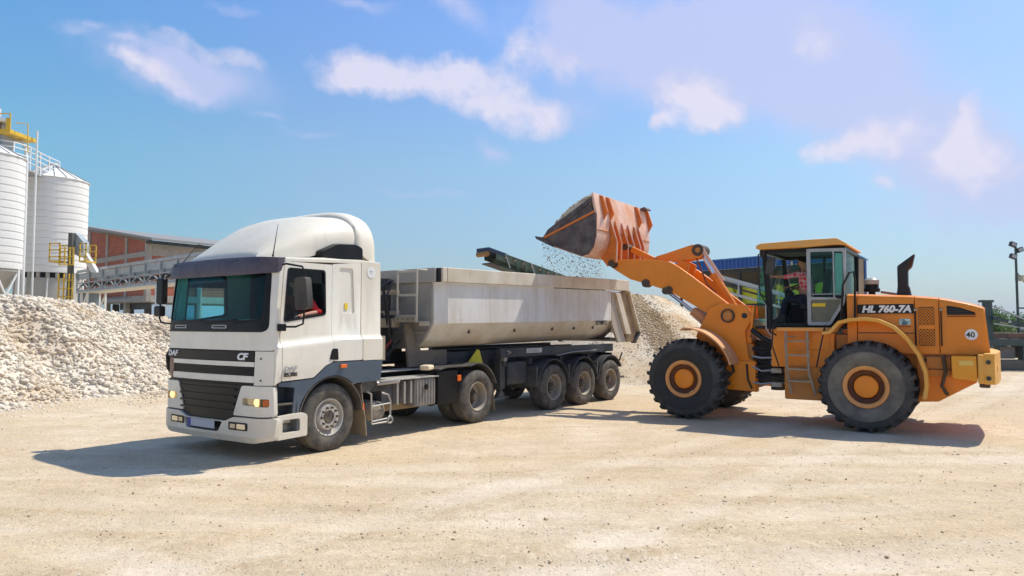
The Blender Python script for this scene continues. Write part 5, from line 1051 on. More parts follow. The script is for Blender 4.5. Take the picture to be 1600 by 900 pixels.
# ================================================================ PEOPLE
def checked():
    m = bpy.data.materials.new('checked_shirt'); m.use_nodes = True; nt = m.node_tree; k = NT(nt); b = nt.nodes['Principled BSDF']
    P = k.n('TexCoord').outputs['Object']; s = k.n('SeparateXYZ', {0: P})
    def st(i): return k.math('GREATER_THAN', k.math('FRACT', k.math('MULTIPLY', s.outputs[i], 13.)), .6)
    f = k.math('MULTIPLY', k.math('ADD', st(0), k.math('ADD', st(2), st(1))), .42, clamp=True)
    nt.links.new(k.mix(f, (.78, .03, .07), (.75, .5, .52)), b.inputs['Base Color']); b.inputs['Roughness'].default_value = .9; return m
M_CHECK = checked(); M_JEAN = mat('dark_trousers', (.02, .025, .045), .9)
def add_head(e, c, f, m=M_SKIN, hair=M_HAIR):
    """eyes, nose, ears, hair; c = head centre, f = facing direction"""
    c = Vector(c); f = Vector(f).normalized(); r = f.cross(Vector((0, 0, 1))).normalized(); u = r.cross(f)
    for s in (-1, 1):
        MB().lathe([(0, -.012), (.010, -.006), (.012, 0), (.010, .006), (0, .012)], c+f*.088+r*(s*.032)+u*.005, f, 10).build('eye', mat('eye_dark', (.03, .02, .02), .3), e)
        MB().lathe([(0, -.01), (.022, -.006), (.03, 0), (.022, .006), (0, .01)], c+r*(s*.085)-u*.01, r, 12).build('ear', m, e)
    MB().prism([(0, .02), (.028, -.03), (0, -.038)], -.012, .012).build('nose', m, e).matrix_local = Matrix.Translation(c+f*.088)@Matrix((f, -r, u)).transposed().to_4x4()
    MB().lathe([(0, -.003), (.022, -.002), (.022, .002), (0, .003)], c+f*.090-u*.058, f, 12).build('mouth', mat('lip', (.3, .1, .08), .5), e)
    hv = []; n1, n2 = 9, 16
    secs_ = []
    for i in range(n1+1):
        a = math.radians(8+(104-8)*i/n1); ring = []
        for j in range(n2):
            b = 2*math.pi*j/n2; back = -math.cos(b); aa = a*(.62+.38*(back*.5+.5)) if True else a
            ring.append(c+u*(.125*math.cos(aa)+.004)+(f*math.cos(b)*.104+r*math.sin(b)*.092)*math.sin(aa))
        secs_.append(ring)
    MB().loft(secs_).build('hair', hair, e)
def hand(V, E, R, w, d, up, side, root):
    """five fingers rooted in the palm; w wrist, d pointing, up back of the hand, side thumb side"""
    w, d, up, side = map(Vector, (w, d, up, side)); b = len(V); V += [w, w+d*.05, w+d*.085]; R += [.026, (.036, .02), (.038, .018)]; E += [(root, b), (b, b+1), (b+1, b+2)]
    for i, ln in enumerate((.068, .076, .072, .056)):
        o = side*(.027-.018*i); q = len(V)
        V += [w+d*.098+o, w+d*(.098+ln*.5)+o-up*.006, w+d*(.098+ln*.85)+o-up*.03, w+d*(.098+ln*.8)+o-up*.05]; R += [.010, .0095, .009, .0075]; E += [(b+2, q), (q, q+1), (q+1, q+2), (q+2, q+3)]
    q = len(V); V += [w+d*.04+side*.035, w+d*.07+side*.055-up*.015, w+d*.095+side*.055-up*.03]; R += [.014, .011, .009]; E += [(b+1, q), (q, q+1), (q+1, q+2)]
def person(label, M, J, shirt, trous, f):
    e = empty('person', (0, 0, 0), label=label, cat='person'); e.matrix_world = M
    P = Vector(J['pelvis']); C_ = Vector(J['chest']); N_ = Vector(J['neck']); H_ = Vector(J['head'])
    V = [P, P.lerp(C_, .5), C_, N_, N_.lerp(H_, .5), H_+Vector((0, 0, -.045)), H_+Vector((0, 0, .02)), H_+Vector((0, 0, .075))]
    R = [(.15, .12), (.14, .10), (.16, .105), .055, .058, (.07, .08), (.082, .092), (.06, .068)]; E = [(i, i+1) for i in range(7)]
    sv = [P+Vector((0, 0, .0)), P.lerp(C_, .5), C_, C_.lerp(N_, .75)]; sr = [(.165, .135), (.155, .115), (.175, .12), (.085, .075)]; se = [(0, 1), (1, 2), (2, 3)]
    tv = [P+Vector((0, 0, .02))]; trr = [(.17, .14)]; te = []
    for sd in ('n', 'f'):
        a = [Vector(J[k+sd]) for k in ('sh', 'el', 'wr')]; b = len(V)
        V += [a[0], a[0].lerp(a[1], .5), a[1], a[1].lerp(a[2], .5)]; R += [.055, .048, .040, .036]; E += [(2, b), (b, b+1), (b+1, b+2), (b+2, b+3)]
        d = (a[2]-a[1]).normalized(); up = Vector((0, 0, 1)); side = d.cross(up).normalized()*(1 if sd == 'f' else -1); up = side.cross(d).normalized(); up = up if up.z > 0 else -up
        hand(V, E, R, a[2], d, up, side, b+3)
        q = len(sv); end = a[1].lerp(a[2], J.get('sleeve', .1)); sv += [a[0], a[0].lerp(a[1], .5), a[1], end]; sr += [.072, .062, .054, .052]; se += [(2, q), (q, q+1), (q+1, q+2), (q+2, q+3)]
        l = [Vector(J[k+sd]) for k in ('hip', 'kn', 'an')]; b = len(V); toe = l[2]+Vector(f)*.17+Vector((0, 0, -.06))
        V += [l[0], l[0].lerp(l[1], .5), l[1], l[1].lerp(l[2], .5), l[2], toe]; R += [.085, .075, .055, .05, .038, .04]; E += [(0, b), (b, b+1), (b+1, b+2), (b+2, b+3), (b+3, b+4), (b+4, b+5)]
        q = len(tv); tv += [l[0], l[0].lerp(l[1], .5), l[1], l[1].lerp(l[2], .5), l[2]]; trr += [.105, .092, .072, .066, .058]; te += [(0, q), (q, q+1), (q+1, q+2), (q+2, q+3), (q+3, q+4)]
        MB().loft([[Vector(l[2])+Vector((0, 0, z))+Vector(f)*x+Vector(f).cross(Vector((0, 0, 1)))*y for x, y in ((-.08, -.045), (L1, -.05), (L1+.02, 0), (L1, .05), (-.08, .045))] for z, L1 in ((-.11, .2), (-.07, .2), (.0, .06), (.06, .05))]).build('boot', M_BLKD, e, .01)
    tl = lambda L: [tuple(v) for v in L]
    skin('body', M_SKIN, e, tl(V), E, R); skin('shirt', shirt, e, tl(sv), se, sr); skin('trousers', trous, e, tl(tv), te, trr)
    add_head(e, H_, f); return e
person('loader operator in a red and white checked shirt reaching forward in the cab', LM.copy(),
       dict(pelvis=(2.12, 1.4, 2.40), chest=(2.10, 1.36, 2.78), neck=(2.07, 1.33, 2.98), head=(2.03, 1.32, 3.13), shn=(2.06, 1.16, 2.90), eln=(1.78, .98, 2.83), wrn=(1.56, .86, 2.84), shf=(2.08, 1.56, 2.88), elf=(1.90, 1.62, 2.62), wrf=(1.76, 1.52, 2.64),
            hipn=(2.02, 1.30, 2.36), knn=(1.72, 1.22, 2.40), ann=(1.64, 1.22, 2.03), hipf=(2.02, 1.50, 2.36), knf=(1.72, 1.56, 2.40), anf=(1.64, 1.56, 2.03), sleeve=.15), M_CHECK, M_JEAN, (-1, 0, 0))
TM = Matrix.Translation(TO) @ Matrix.Rotation(TA, 4, 'Z')
person('truck driver in a red T-shirt with a bare forearm resting on the open window', TM.copy(),
       dict(pelvis=(-.05, .50, 1.84), chest=(-.20, .46, 2.22), neck=(-.28, .46, 2.42), head=(-.36, .46, 2.56), shn=(-.28, .24, 2.32), eln=(-.24, .03, 2.07), wrn=(-.48, .05, 2.03), shf=(-.24, .68, 2.30), elf=(-.36, .78, 2.05), wrf=(-.56, .66, 2.06),
            hipn=(-.12, .40, 1.80), knn=(-.52, .38, 1.82), ann=(-.72, .38, 1.42), hipf=(-.12, .60, 1.80), knf=(-.52, .64, 1.82), anf=(-.72, .64, 1.42), sleeve=-.35), M_RED, M_JEAN, (-1, 0, 0))
# ================================================================ SILOS AND PLANT (world coordinates)
M_SILO = mat('silo_white_sheet', (.85, .85, .83), .5, runs=((.5, .42, .32), .3), col2=(.79, .78, .75), nscale=.8, dust=((.65, .6, .52), .25), dn=.5)
M_SKIRT = mat('silo_concrete_skirt', (.46, .45, .41), .8, col2=(.40, .38, .34), nscale=.7)
M_GALV = mat('galvanised_steel', (.42, .45, .46), .5, .4, col2=(.34, .37, .38), nscale=3.)
M_WSTEEL = mat('white_steel', (.72, .73, .72), .5)
M_CONC = mat('raw_concrete', (.36, .33, .29), .9, col2=(.28, .26, .23), nscale=1.5)
def silo(cx, cy, r, z0, z1, label, legs, nring=14):
    e = empty('silo', (cx, cy, 0), label=label, cat='silo', group='white ring-seamed silos on the left')
    dz = (z1-z0)/nring; n = 40
    rm = MB().lathe([(r-.03, 0), (r-.006, .012), (r+.008, dz*.5), (r-.004, dz-.02), (r+.02, dz-.012), (r+.02, dz), (r-.03, dz)], (0, 0, 0), (0, 0, 1), n, closed=True).mesh('ring_panel', 25)
    for i in range(nring):
        o = link_mesh('ring_panel', rm, M_SILO, e); o.location = (0, 0, z0+dz*i)
    MB().lathe([(0, z0+.01), (r-.04, z0+.01), (r-.04, z1-.01), (0, z1-.01)], (0, 0, 0), (0, 0, 1), n).build('core', M_SKIRT, e)
    zc = z1+r*.52
    MB().lathe([(r+.07, z1-.03), (r+.07, z1+.0), (.25, zc-.05), (.25, zc+.12), (.0, zc+.12), (0, z1-.03)], (0, 0, 0), (0, 0, 1), 20).build('roof', M_SILO, e, sharp=8)
    rb = MB()
    for i in range(20):
        a = 2*math.pi*i/20; rb.bar(((r+.06)*math.cos(a), (r+.06)*math.sin(a), z1+.03), (.26*math.cos(a), .26*math.sin(a), zc-.02), .03, .04)
    rb.build('roof_rib', M_GALV, e)['kind'] = 'stuff'
    if legs:
        MB().lathe([(r-.05, z0), (r-.05, z0-.12), (.3, z0-2.2), (0, z0-2.2), (0, z0)], (0, 0, 0), (0, 0, 1), n).build('hopper', M_SKIRT, e)
        for i in range(8):
            a = 2*math.pi*(i+.3)/8; b = 2*math.pi*(i+1.3)/8; p = Vector((r*.96*math.cos(a), r*.96*math.sin(a), 0)); q = Vector((r*.96*math.cos(b), r*.96*math.sin(b), 0))
            MB().bar(p, p+Vector((0, 0, z0)), .13).build('leg', M_WSTEEL, e)
            MB().bar(p+Vector((0, 0, z0-.1)), q+Vector((0, 0, z0-2.6)), .08).build('brace', M_WSTEEL, e)
            MB().bar(q+Vector((0, 0, z0-.1)), p+Vector((0, 0, z0-2.6)), .08).build('brace', M_WSTEEL, e)
    else:
        MB().lathe([(0, 0), (r-.12, 0), (r-.12, z0-.3), (0, z0-.3)], (0, 0, 0), (0, 0, 1), n).build('skirt', M_SKIRT, e)
        MB().lathe([(r-.4, z0-.31), (r-.4, z0+.02), (0, z0+.02)], (0, 0, 0), (0, 0, 1), n).build('recess', M_CHAS, e)
        for i in range(24):
            a = 2*math.pi*i/24; MB().bar(((r-.1)*math.cos(a), (r-.1)*math.sin(a), z0-.32), ((r-.1)*math.cos(a), (r-.1)*math.sin(a), z0), .14).build('post', M_SKIRT, e)
        for i in range(10):
            a = 2*math.pi*(i+.15)/10; MB().bar(((r-.09)*math.cos(a), (r-.09)*math.sin(a), 0), ((r-.09)*math.cos(a+.12), (r-.09)*math.sin(a+.12), z0-.3), .07).build('brace', M_WSTEEL, e)
    return e
silo(-26.74, 41, 1.83, 4.75, 10.15, 'white ring-seamed silo standing on a grey skirt beside the yellow ladder', False)
silo(-26.85, 35.6, 1.86, 4.63, 10.35, 'white ring-seamed silo on braced white legs, cut by the left edge', True, 15)
# walkway with curved rails across the silo tops
wk = empty('silo_walkway', (-25.8, 38.5, 10.6), label='railed white walkway running over the silo roofs', cat='walkway')
def loc(o): return lambda p: tuple(Vector(p)-Vector(o.location))
q = loc(wk); cx, cy = -26.3, 36.6
pa = [(-30., 36.0), (-28.4, 35.9), (-27.0, 36.1), (-26.1, 36.8), (-25.9, 37.8), (-26.1, 38.9), (-26.2, 39.8), (-26.25, 40.8), (-26.8, 41.6)]
for k, h in enumerate((.3, .6, .9, 1.15)): MB().tube([q((x, y, 10.35+h-(.035*i))) for i, (x, y) in enumerate(pa)], .035, 6).build('rail', M_WSTEEL, wk)
for i, (x, y) in enumerate(pa): MB().bar(q((x, y, 10.2-.035*i)), q((x, y, 11.5-.035*i)), .06).build('rail_post', M_WSTEEL, wk)
sc_ = [[q((x-.0, y, 10.32-.035*i)), q((x-.9, y+.6, 10.32-.035*i)), q((x-.9, y+.6, 10.22-.035*i)), q((x, y, 10.22-.035*i))] for i, (x, y) in enumerate(pa)]
MB().loft(sc_).build('deck', M_GALV, wk)
tp = empty('filter_platform', (-27.1, 37.2, 11.6), label='yellow railed platform with dust filters and pipes above the silos', cat='platform')
tp_shift = Vector((.7, 0, 0)); q = lambda p: tuple(Vector(p)-Vector((-26.4, 37.2, 11.6)))
def Bq(name, m, x0, x1, y0, y1, z0, z1, bev=.01):
    a = q((x0, y0, z0)); b = q((x1, y1, z1)); return MB().box(a[0], b[0], a[1], b[1], a[2], b[2]).build(name, m, tp, bev)
Bq('deck_beam', M_YELP, -30., -25.2, 36.2, 38.3, 11.72, 11.92)
Bq('support', M_GALV, -27.2, -26.9, 36.6, 36.9, 10.6, 11.72); Bq('filter_body', M_CHAS, -27.0, -26.5, 36.5, 37.3, 10.7, 11.72); Bq('filter_body', M_GALV, -26.2, -25.75, 36.5, 37.3, 10.7, 11.72)
Bq('filter_body', M_GALV, -27.4, -26.9, 36.6, 37.4, 11.92, 12.75); Bq('filter_body', M_CHAS, -26.75, -26.6, 36.5, 37.4, 11.92, 13.0); Bq('motor', M_GALV, -26.4, -26.05, 36.5, 37.2, 11.92, 12.7); Bq('motor', M_CHAS, -26.0, -25.85, 36.5, 37.1, 11.92, 12.4)
for x in (-27.2, -26.5, -26.2): MB().cyl(q((x, 36.8, 12.3)), q((x, 36.8, 13.15)), .07, n=10).build('vent_pipe', M_WSTEEL, tp)
for x in np.arange(-30, -25.1, .8): MB().bar(q((x, 36.2, 11.9)), q((x, 36.2, 12.75)), .05).build('rail_post', M_YELP, tp)
for z in (12.3, 12.72): MB().bar(q((-30, 36.2, z)), q((-25.25, 36.2, z)), .045).build('rail', M_YELP, tp)
Bq('rail_panel', M_YELP, -25.4, -25.2, 36.15, 36.25, 11.92, 12.5)
MB().tube([q((-25.9, 37.6, 11.7)), q((-25.5, 37.6, 11.6)), q((-25.3, 37.6, 11.2)), q((-25.25, 37.6, 10.2)), q((-25.25, 37.6, 3.0)), q((-25.25, 37.6, 0))], .09, 12).build('down_pipe', M_WSTEEL, tp)
MB().tube([q((-25.0, 38.0, 12.3)), q((-25.0, 38.0, 0))], .05, 8).build('down_pipe', M_WSTEEL, tp)
MB().tube([q((-25.2, 36.6, 12.35)), q((-24.7, 36.8, 12.35)), q((-24.65, 36.8, 10.8))], .03, 6).build('davit', M_YELP, tp)
# yellow ladder tower with bucket elevator and chute
yt = empty('ladder_tower', (-22.4, 36, 0), label='yellow caged ladder tower with grey elevator casing and white chute', cat='ladder tower')
q = loc(yt)
MB().box(-.14, .06, -.1, .15, .0, 6.5).build('elevator_casing', mat('dark_casing', (.10, .10, .085), .7), yt, .01)
MB().prism([(-.3, 5.6), (-.2, 6.4), (.05, 6.55), (.45, 6.1), (.5, 5.8), (.5, 5.3), (.3, 5.3)], .16, .7).build('elevator_head', M_GALV, yt, .01)
MB().loft([[(.35, .1, 5.5), (.65, .1, 5.5), (.65, .4, 5.5), (.35, .4, 5.5)], [(.95, .1, 4.5), (1.25, .1, 4.5), (1.25, .4, 4.5), (.95, .4, 4.5)]]).build('chute', M_WSTEEL, yt)
for z0, z1 in ((.3, 4.4), (4.85, 5.75)):
    for x in (-.42, -.16, .1, .28): MB().bar((x, -.3, z0), (x, -.3, z1), .055).build('cage_bar', M_YELP, yt)
    for z in np.arange(z0, z1+.01, .42): MB().bar((-.45, -.3, z), (.31, -.3, z), .05).build('cage_hoop', M_YELP, yt)
for x0, x1 in ((-.9, -.35), (.62, .98)):
    MB().box(x0, x1, -.4, .5, 4.98, 5.06).build('landing', M_YELP, yt)
    for x in (x0, x1-.05): 
        for y in (-.4, .45): MB().box(x, x+.05, y, y+.05, 5.06, 5.95).build('rail_post', M_YELP, yt)
    for z in (5.25, 5.6, 5.92): MB().box(x0, x1, -.4, -.36, z-.03, z+.03).box(x0, x1, .46, .5, z-.03, z+.03).build('rail', M_YELP, yt)['kind'] = 'stuff'
# inclined conveyor gallery
cg = empty('conveyor_gallery', (-23.4, 38.2, 0), math.atan2(-11, 14.5), label='long grey lattice conveyor running from the silos to behind the truck cab', cat='conveyor')
Lg = 21.
def zc_(x): return 3.62+.02*x
for y in (0, .9):
    for dz, w in ((.0, .12), (1.05, .14), (.42, .05)): MB().bar((0, y, zc_(0)+dz), (Lg, y, zc_(Lg)+dz), .08, w).build('chord', M_GALV, cg)
    MB().add([(0, y+.02, zc_(0)+.62), (Lg, y+.02, zc_(Lg)+.62), (Lg, y+.02, zc_(Lg)+.95), (0, y+.02, zc_(0)+.95), (0, y+.04, zc_(0)+.62), (Lg, y+.04, zc_(Lg)+.62), (Lg, y+.04, zc_(Lg)+.95), (0, y+.04, zc_(0)+.95)], [(0, 1, 2, 3), (7, 6, 5, 4), (0, 4, 5, 1), (1, 5, 6, 2), (2, 6, 7, 3), (3, 7, 4, 0)]).build('side_sheet', M_GALV, cg)
    for i in range(15):
        x = i*1.5; x = min(x, Lg-.05); MB().bar((x, y-.03, zc_(x)), (x, y-.03, zc_(x)+1.05), .05, .07).build('upright', M_GALV, cg)
        if x+.75 < Lg: MB().bar((x, y, zc_(x)+.05), (x+.75, y, zc_(x)+.42), .05).build('brace', M_GALV, cg); MB().bar((x+.75, y, zc_(x)+.42), (x+1.5, y, zc_(x)+.05), .05).build('brace', M_GALV, cg)
MB().add([(0, .1, zc_(0)+.3), (Lg, .1, zc_(Lg)+.3), (Lg, .8, zc_(Lg)+.3), (0, .8, zc_(0)+.3), (0, .1, zc_(0)+.36), (Lg, .1, zc_(Lg)+.36), (Lg, .8, zc_(Lg)+.36), (0, .8, zc_(0)+.36)], [(0, 1, 2, 3), (7, 6, 5, 4), (0, 4, 5, 1), (1, 5, 6, 2), (2, 6, 7, 3), (3, 7, 4, 0)]).build('belt', M_CHAS, cg)
MB().add([(0, -.1, zc_(0)-.12), (Lg, -.1, zc_(Lg)-.12), (Lg, 1., zc_(Lg)-.12), (0, 1., zc_(0)-.12), (0, -.1, zc_(0)-.06), (Lg, -.1, zc_(Lg)-.06), (Lg, 1., zc_(Lg)-.06), (0, 1., zc_(0)-.06)], [(0, 1, 2, 3), (7, 6, 5, 4), (0, 4, 5, 1), (1, 5, 6, 2), (2, 6, 7, 3), (3, 7, 4, 0)]).build('drip_tray', mat('tray_pale', (.55, .55, .5), .7), cg)
for x in (.9, 9., 17.):
    for y in (0, .9):
        for dx in (-.35, .35): MB().bar((x+dx, y, 0), (x+dx, y, zc_(x)-.1), .10).build('leg', M_WSTEEL, cg)
        for k in range(4): z = zc_(x)-.2-.8*k; s = 1 if k % 2 else -1; MB().bar((x-.35*s, y, z), (x+.35*s, y, z-.75), .06).build('brace', M_WSTEEL, cg)
bx('drive_box', mat('drive_blue_grey', (.2, .26, .3), .6), cg, -.2, .6, .1, .8, 2.6, 3.5)
# ---------------------------------------------------------------- half-built brick building
def brickmat():
    m = bpy.data.materials.new('red_brick'); m.use_nodes = True; nt = m.node_tree; k = NT(nt); b = nt.nodes['Principled BSDF']
    P = k.n('TexCoord').outputs['Object']; s = k.n('SeparateXYZ', {0: P}); v = k.n('CombineXYZ', {0: s.outputs[0], 1: s.outputs[2], 2: 0.}).outputs[0]
    br = k.n('TexBrick', {'Vector': v, 'Color1': (.42, .10, .045, 1), 'Color2': (.30, .075, .04, 1), 'Mortar': (.33, .22, .16, 1), 'Scale': 1., 'Mortar Size': .014, 'Brick Width': .33, 'Row Height': .2})
    c = k.mix(k.ramp(k.n('TexNoise', {'Vector': P, 'Scale': .8, 'Detail': 4.}).outputs[0], [(.4, 0.), (.7, .45)]), br.outputs[0], (.22, .07, .05))
    nt.links.new(c, b.inputs['Base Color']); nt.links.new(k.n('Bump', {'Height': br.outputs['Fac'], 'Strength': .5, 'Distance': -.01}).outputs[0], b.inputs['Normal']); b.inputs['Roughness'].default_value = .95; return m
M_BRICK = brickmat()
bb = empty('brick_building', (-26.8, 52, 0), label='unfinished red brick building with concrete frame and open ground floor behind the conveyor', cat='building')
wr = empty('long_side', (0, 0, 0)); wr.parent = bb; wr.rotation_euler = (0, 0, math.atan2(.835, .55))      # x runs right and away
wl = empty('gable_side', (0, 0, 0)); wl.parent = bb; wl.rotation_euler = (0, 0, math.atan2(.66, -.75))       # x runs left and away
D_R, D_L = 17., 16.
def C(name, m, p, *b, bev=.02): return bx(name, m, p, *b, bev)
for p, sg, Ln in ((wr, 1, D_R), (wl, -1, D_L)):
    yb = (0, .35) if sg > 0 else (-.35, 0); yi = (.08, .26) if sg > 0 else (-.26, -.08)
    nb = 4; st = Ln/nb
    for i in range(nb+1): C('column', M_CONC, p, i*st-.2 if i else -.0, i*st+.2, yb[0]-.02 if sg > 0 else yb[0], yb[1] if sg > 0 else yb[1]+.02, 0 if (i != 0) else 3.5, 8.05+(0 if sg > 0 else i*st*.145))
    C('beam', M_CONC, p, .2, Ln, *yb, 3.45, 3.95); C('beam', M_CONC, p, .2, Ln, *yb, 6.85, 7.25) if sg < 0 else C('beam', M_CONC, p, .2, Ln, *yb, 6.9, 7.75)
    for i in range(nb):
        a, b = i*st+.2, (i+1)*st-.2
        C('brick_panel', M_BRICK, p, a, b, *yi, 3.95, 6.85 if sg < 0 else 6.9, bev=0)
        if sg < 0:
            MB().prism([(a, 7.25), (b, 7.25), (b, 8.0+b*.145), (a, 8.0+a*.145)], *yi).build('brick_panel', M_BRICK, p)
C('floor_slab', M_CONC, wr, .3, D_R, .36, 8., 3.5, 3.8); C('dark_lintel', M_CHAS, wl, .2, 6., -.5, -.38, 2.95, 3.44)
for x in (1.2, 4.5, 7.5): C('dark_post', M_CHAS, wl, x, x+.4, -.9, -.5, 0, 3.45)
C('low_wall', M_CHAS, wl, .2, 8., -.95, -.5, 0, 1.9)
MB().loft([[(-.2, -.9, 7.95), (-.2, 9., 9.6), (-.2, 9., 9.72), (-.2, -.9, 8.12)], [(D_R+.5, -.9, 7.95), (D_R+.5, 9., 9.6), (D_R+.5, 9., 9.72), (D_R+.5, -.9, 8.12)]]).build('roof', mat('roof_sheet_grey', (.26, .255, .25), .7), wr)
C('eave_soffit', M_CHAS, wr, -.1, D_R+.4, -.75, .05, 7.76, 7.94)
MB().prism([(-.3, 8.02), (D_L, 8.02+D_L*.15), (D_L, 8.25+D_L*.15), (-.3, 8.22)], -.4, .12).build('verge', mat('roof_sheet_grey', (.26, .255, .25), .7), wl)
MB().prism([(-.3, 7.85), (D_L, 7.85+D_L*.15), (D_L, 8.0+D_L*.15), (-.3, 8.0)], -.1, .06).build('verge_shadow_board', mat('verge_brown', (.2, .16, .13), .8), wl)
# ---------------------------------------------------------------- green conveyor behind the trailer
gc = empty('green_conveyor', (-.95, 31, 0), math.atan2(5, 6.2), label='dark green inclined conveyor head showing above the trailer rim', cat='conveyor')
M_GRN = mat('machine_green', (.03, .07, .045), .5, dust=((.25, .22, .16), .4)); Lc = 7.96
zg = lambda x: 5.05-.225*x
def rampbox(name, m, x0, x1, y0, y1, a, b, par=gc):
    MB().add([(x0, y0, zg(x0)+a), (x0, y1, zg(x0)+a), (x0, y1, zg(x0)+b), (x0, y0, zg(x0)+b), (x1, y0, zg(x1)+a), (x1, y1, zg(x1)+a), (x1, y1, zg(x1)+b), (x1, y0, zg(x1)+b)], [(0, 1, 2, 3), (7, 6, 5, 4), (0, 4, 5, 1), (1, 5, 6, 2), (2, 6, 7, 3), (3, 7, 4, 0)]).build(name, m, par)
rampbox('side_frame', M_GRN, .3, Lc, -.05, .0, -.25, .12); rampbox('side_frame', M_GRN, .3, Lc, .8, .85, -.25, .12); rampbox('belt', M_CHAS, -.1, Lc, .05, .75, .0, .05); rampbox('belt', M_CHAS, .1, Lc, .05, .75, -.5, -.45)
rampbox('rubber_skirt', mat('navy_cover', (.02, .035, .09), .6), -.12, .9, -.06, .86, .0, .15); rampbox('lower_chord', M_GRN, .5, Lc, -.05, .0, -.55, -.48)
MB().cyl((-.12, .05, 4.95), (-.12, .75, 4.95), .12, n=18).build('head_drum', mat('rust_drum', (.3, .16, .06), .8), gc)
for i in range(14):
    x = .8+.5*i; MB().bar((x, -.07, zg(x)+.1), (x+.25, -.07, zg(x)-.5), .04).build('brace', M_GALV if i % 3 == 0 else M_GRN, gc); MB().cyl((x, -.1, zg(x)-.05), (x, -.02, zg(x)-.05), .05, n=8).build('roller', mat('roller_rust', (.3, .2, .12), .7), gc)
for x in (2.2, 5.5):
    for y in (0, .8): MB().bar((x, y, 0), (x+.6, y, zg(x+.6)-.3), .1).build('leg', M_GRN, gc)
# ---------------------------------------------------------------- blue-roofed shed behind the loader
sd = empty('blue_roof_shed', (9.82, 41.22, 0), math.atan2(-6.6, 5.1), label='open-fronted shed with a blue sheet roof behind the loader cab', cat='shed')
M_BLUER = mat('blue_roof_sheet', (.02, .09, .32), .45); Ls = 9.9
M_SHW = mat('shed_wall_brown', (.22, .17, .12), .85, col2=(.16, .13, .09), nscale=.8)
rf = MB()
for i in range(40): rf.box(i*Ls/40, (i+.55)*Ls/40, -.35, -.30, 4.86, 5.33+.02)
rf.box(0, Ls, -.32, -.28, 4.84, 5.31).build('roof_fascia', M_BLUER, sd)
MB().loft([[(-.1, -.4, 5.34), (-.1, 1.7, 4.95), (-.1, 1.7, 5.0), (-.1, -.4, 5.40)], [(Ls+.1, -.4, 5.34), (Ls+.1, 1.7, 4.95), (Ls+.1, 1.7, 5.0), (Ls+.1, -.4, 5.40)]]).build('roof', mat('blue_roof_sunlit', (.06, .22, .5), .4), sd)  # sunlight coloured in: lighter blue than the fascia
bx('back_wall', M_SHW, sd, 0, Ls, 1.45, 1.55, 0, 4.9); 
for i in range(6): bx('post', M_CHAS, sd, i*Ls/5-.08 if i else 0, i*Ls/5+.08, -.1, .06, 0, 4.84)
bx('shed_beam', M_CHAS, sd, 0, Ls, -.08, .04, 4.6, 4.835)
bx('end_wall', mat('end_wall_tan', (.42, .30, .19), .85, col2=(.34, .25, .16), nscale=1.), sd, Ls-.02, Ls+.03, .0, 1.4, 0, 5.0)
bx('corner_trim', mat('blue_trim', (.02, .07, .25), .5), sd, Ls-.05, Ls+.08, 1.38, 1.56, 0, 4.95); bx('corner_trim', mat('blue_trim', (.02, .07, .25), .5), sd, Ls-.05, Ls+.08, -.1, .02, 0, 4.85)
# stacked yellow bales under the shed
M_BAG = mat('yellow_plastic_wrap', (.62, .58, .03), .35, col2=(.5, .48, .03), nscale=4.)
bm_ = MB(); pr = [(-.68, 0), (-.72, .3), (-.66, .86), (-.45, .99), (.45, .99), (.66, .86), (.72, .3), (.68, 0)]
bm_.loft([[(x*.93, y, .03+z*.95) for x, z in pr] if abs(y) > .5 else [(x, y, z) for x, z in pr] for y in (-.55, -.45, .45, .55)]); bme = bm_.mesh('yellow_bale')
rk = empty('storage_rack', (0, 0, 0), label='dark rack holding one row of yellow bales under the blue-roofed shed', cat='rack'); rk.matrix_world = Matrix.Translation(sd.location)@Matrix.Rotation(sd.rotation_euler.z, 4, 'Z')@Matrix.Translation((2.0, .1, 0))
bx('shelf', M_CHAS, rk, 0, 7.5, 0, 1.25, 2.82, 2.92); bx('lower_shelf', M_CHAS, rk, 0, 7.5, 0, 1.25, 1.4, 1.5); bx('back_panel', M_SHW, rk, 0, 7.5, 1.2, 1.25, .1, 2.8)
for x in (0, 2.45, 4.95, 7.4):
    for y in (0, 1.15): bx('rack_post', M_CHAS, rk, x, x+.1, y, y+.1, 0, 2.81)
for i in range(5):
    o = link_mesh('yellow_bale', bme, M_BAG); o.matrix_world = rk.matrix_world@Matrix.Translation((.75+i*1.49, .62, 2.925))
    tag(o, label='%s of the five yellow wrapped bales in the blue-roofed shed' % ['leftmost', 'second from the left', 'middle one', 'second from the right', 'rightmost'][i], cat='bale', group='yellow bales on the rack under the blue-roofed shed')
# grey conveyor in front of the shed
g2 = empty('grey_conveyor', (9.6, 34, 0), math.atan2(-1., 5.), label='sloping grey conveyor frame between the loader boom and the shed', cat='conveyor')
zg = lambda x: 4.15-.30*x
rampbox('top_rail', M_GALV, 0, 7., 0, .08, .0, .18, g2); rampbox('bottom_rail', M_GALV, 0, 7., 0, .08, -.62, -.50, g2); rampbox('top_rail', M_GALV, 0, 7., .7, .78, .0, .18, g2); rampbox('belt', M_CHAS, 0, 7., .1, .68, -.25, -.2, g2)
for i in range(8): x = .3+.9*i; MB().bar((x, -.02, zg(x)+.05), (x, -.02, zg(x)-.55), .06).build('upright', M_GALV, g2)
for x in (.4, 3.5): MB().bar((x, .05, 0), (x, .05, zg(x)-.6), .1).bar((x, .73, 0), (x, .73, zg(x)-.6), .1).build('leg', M_GALV, g2)['kind'] = 'stuff'
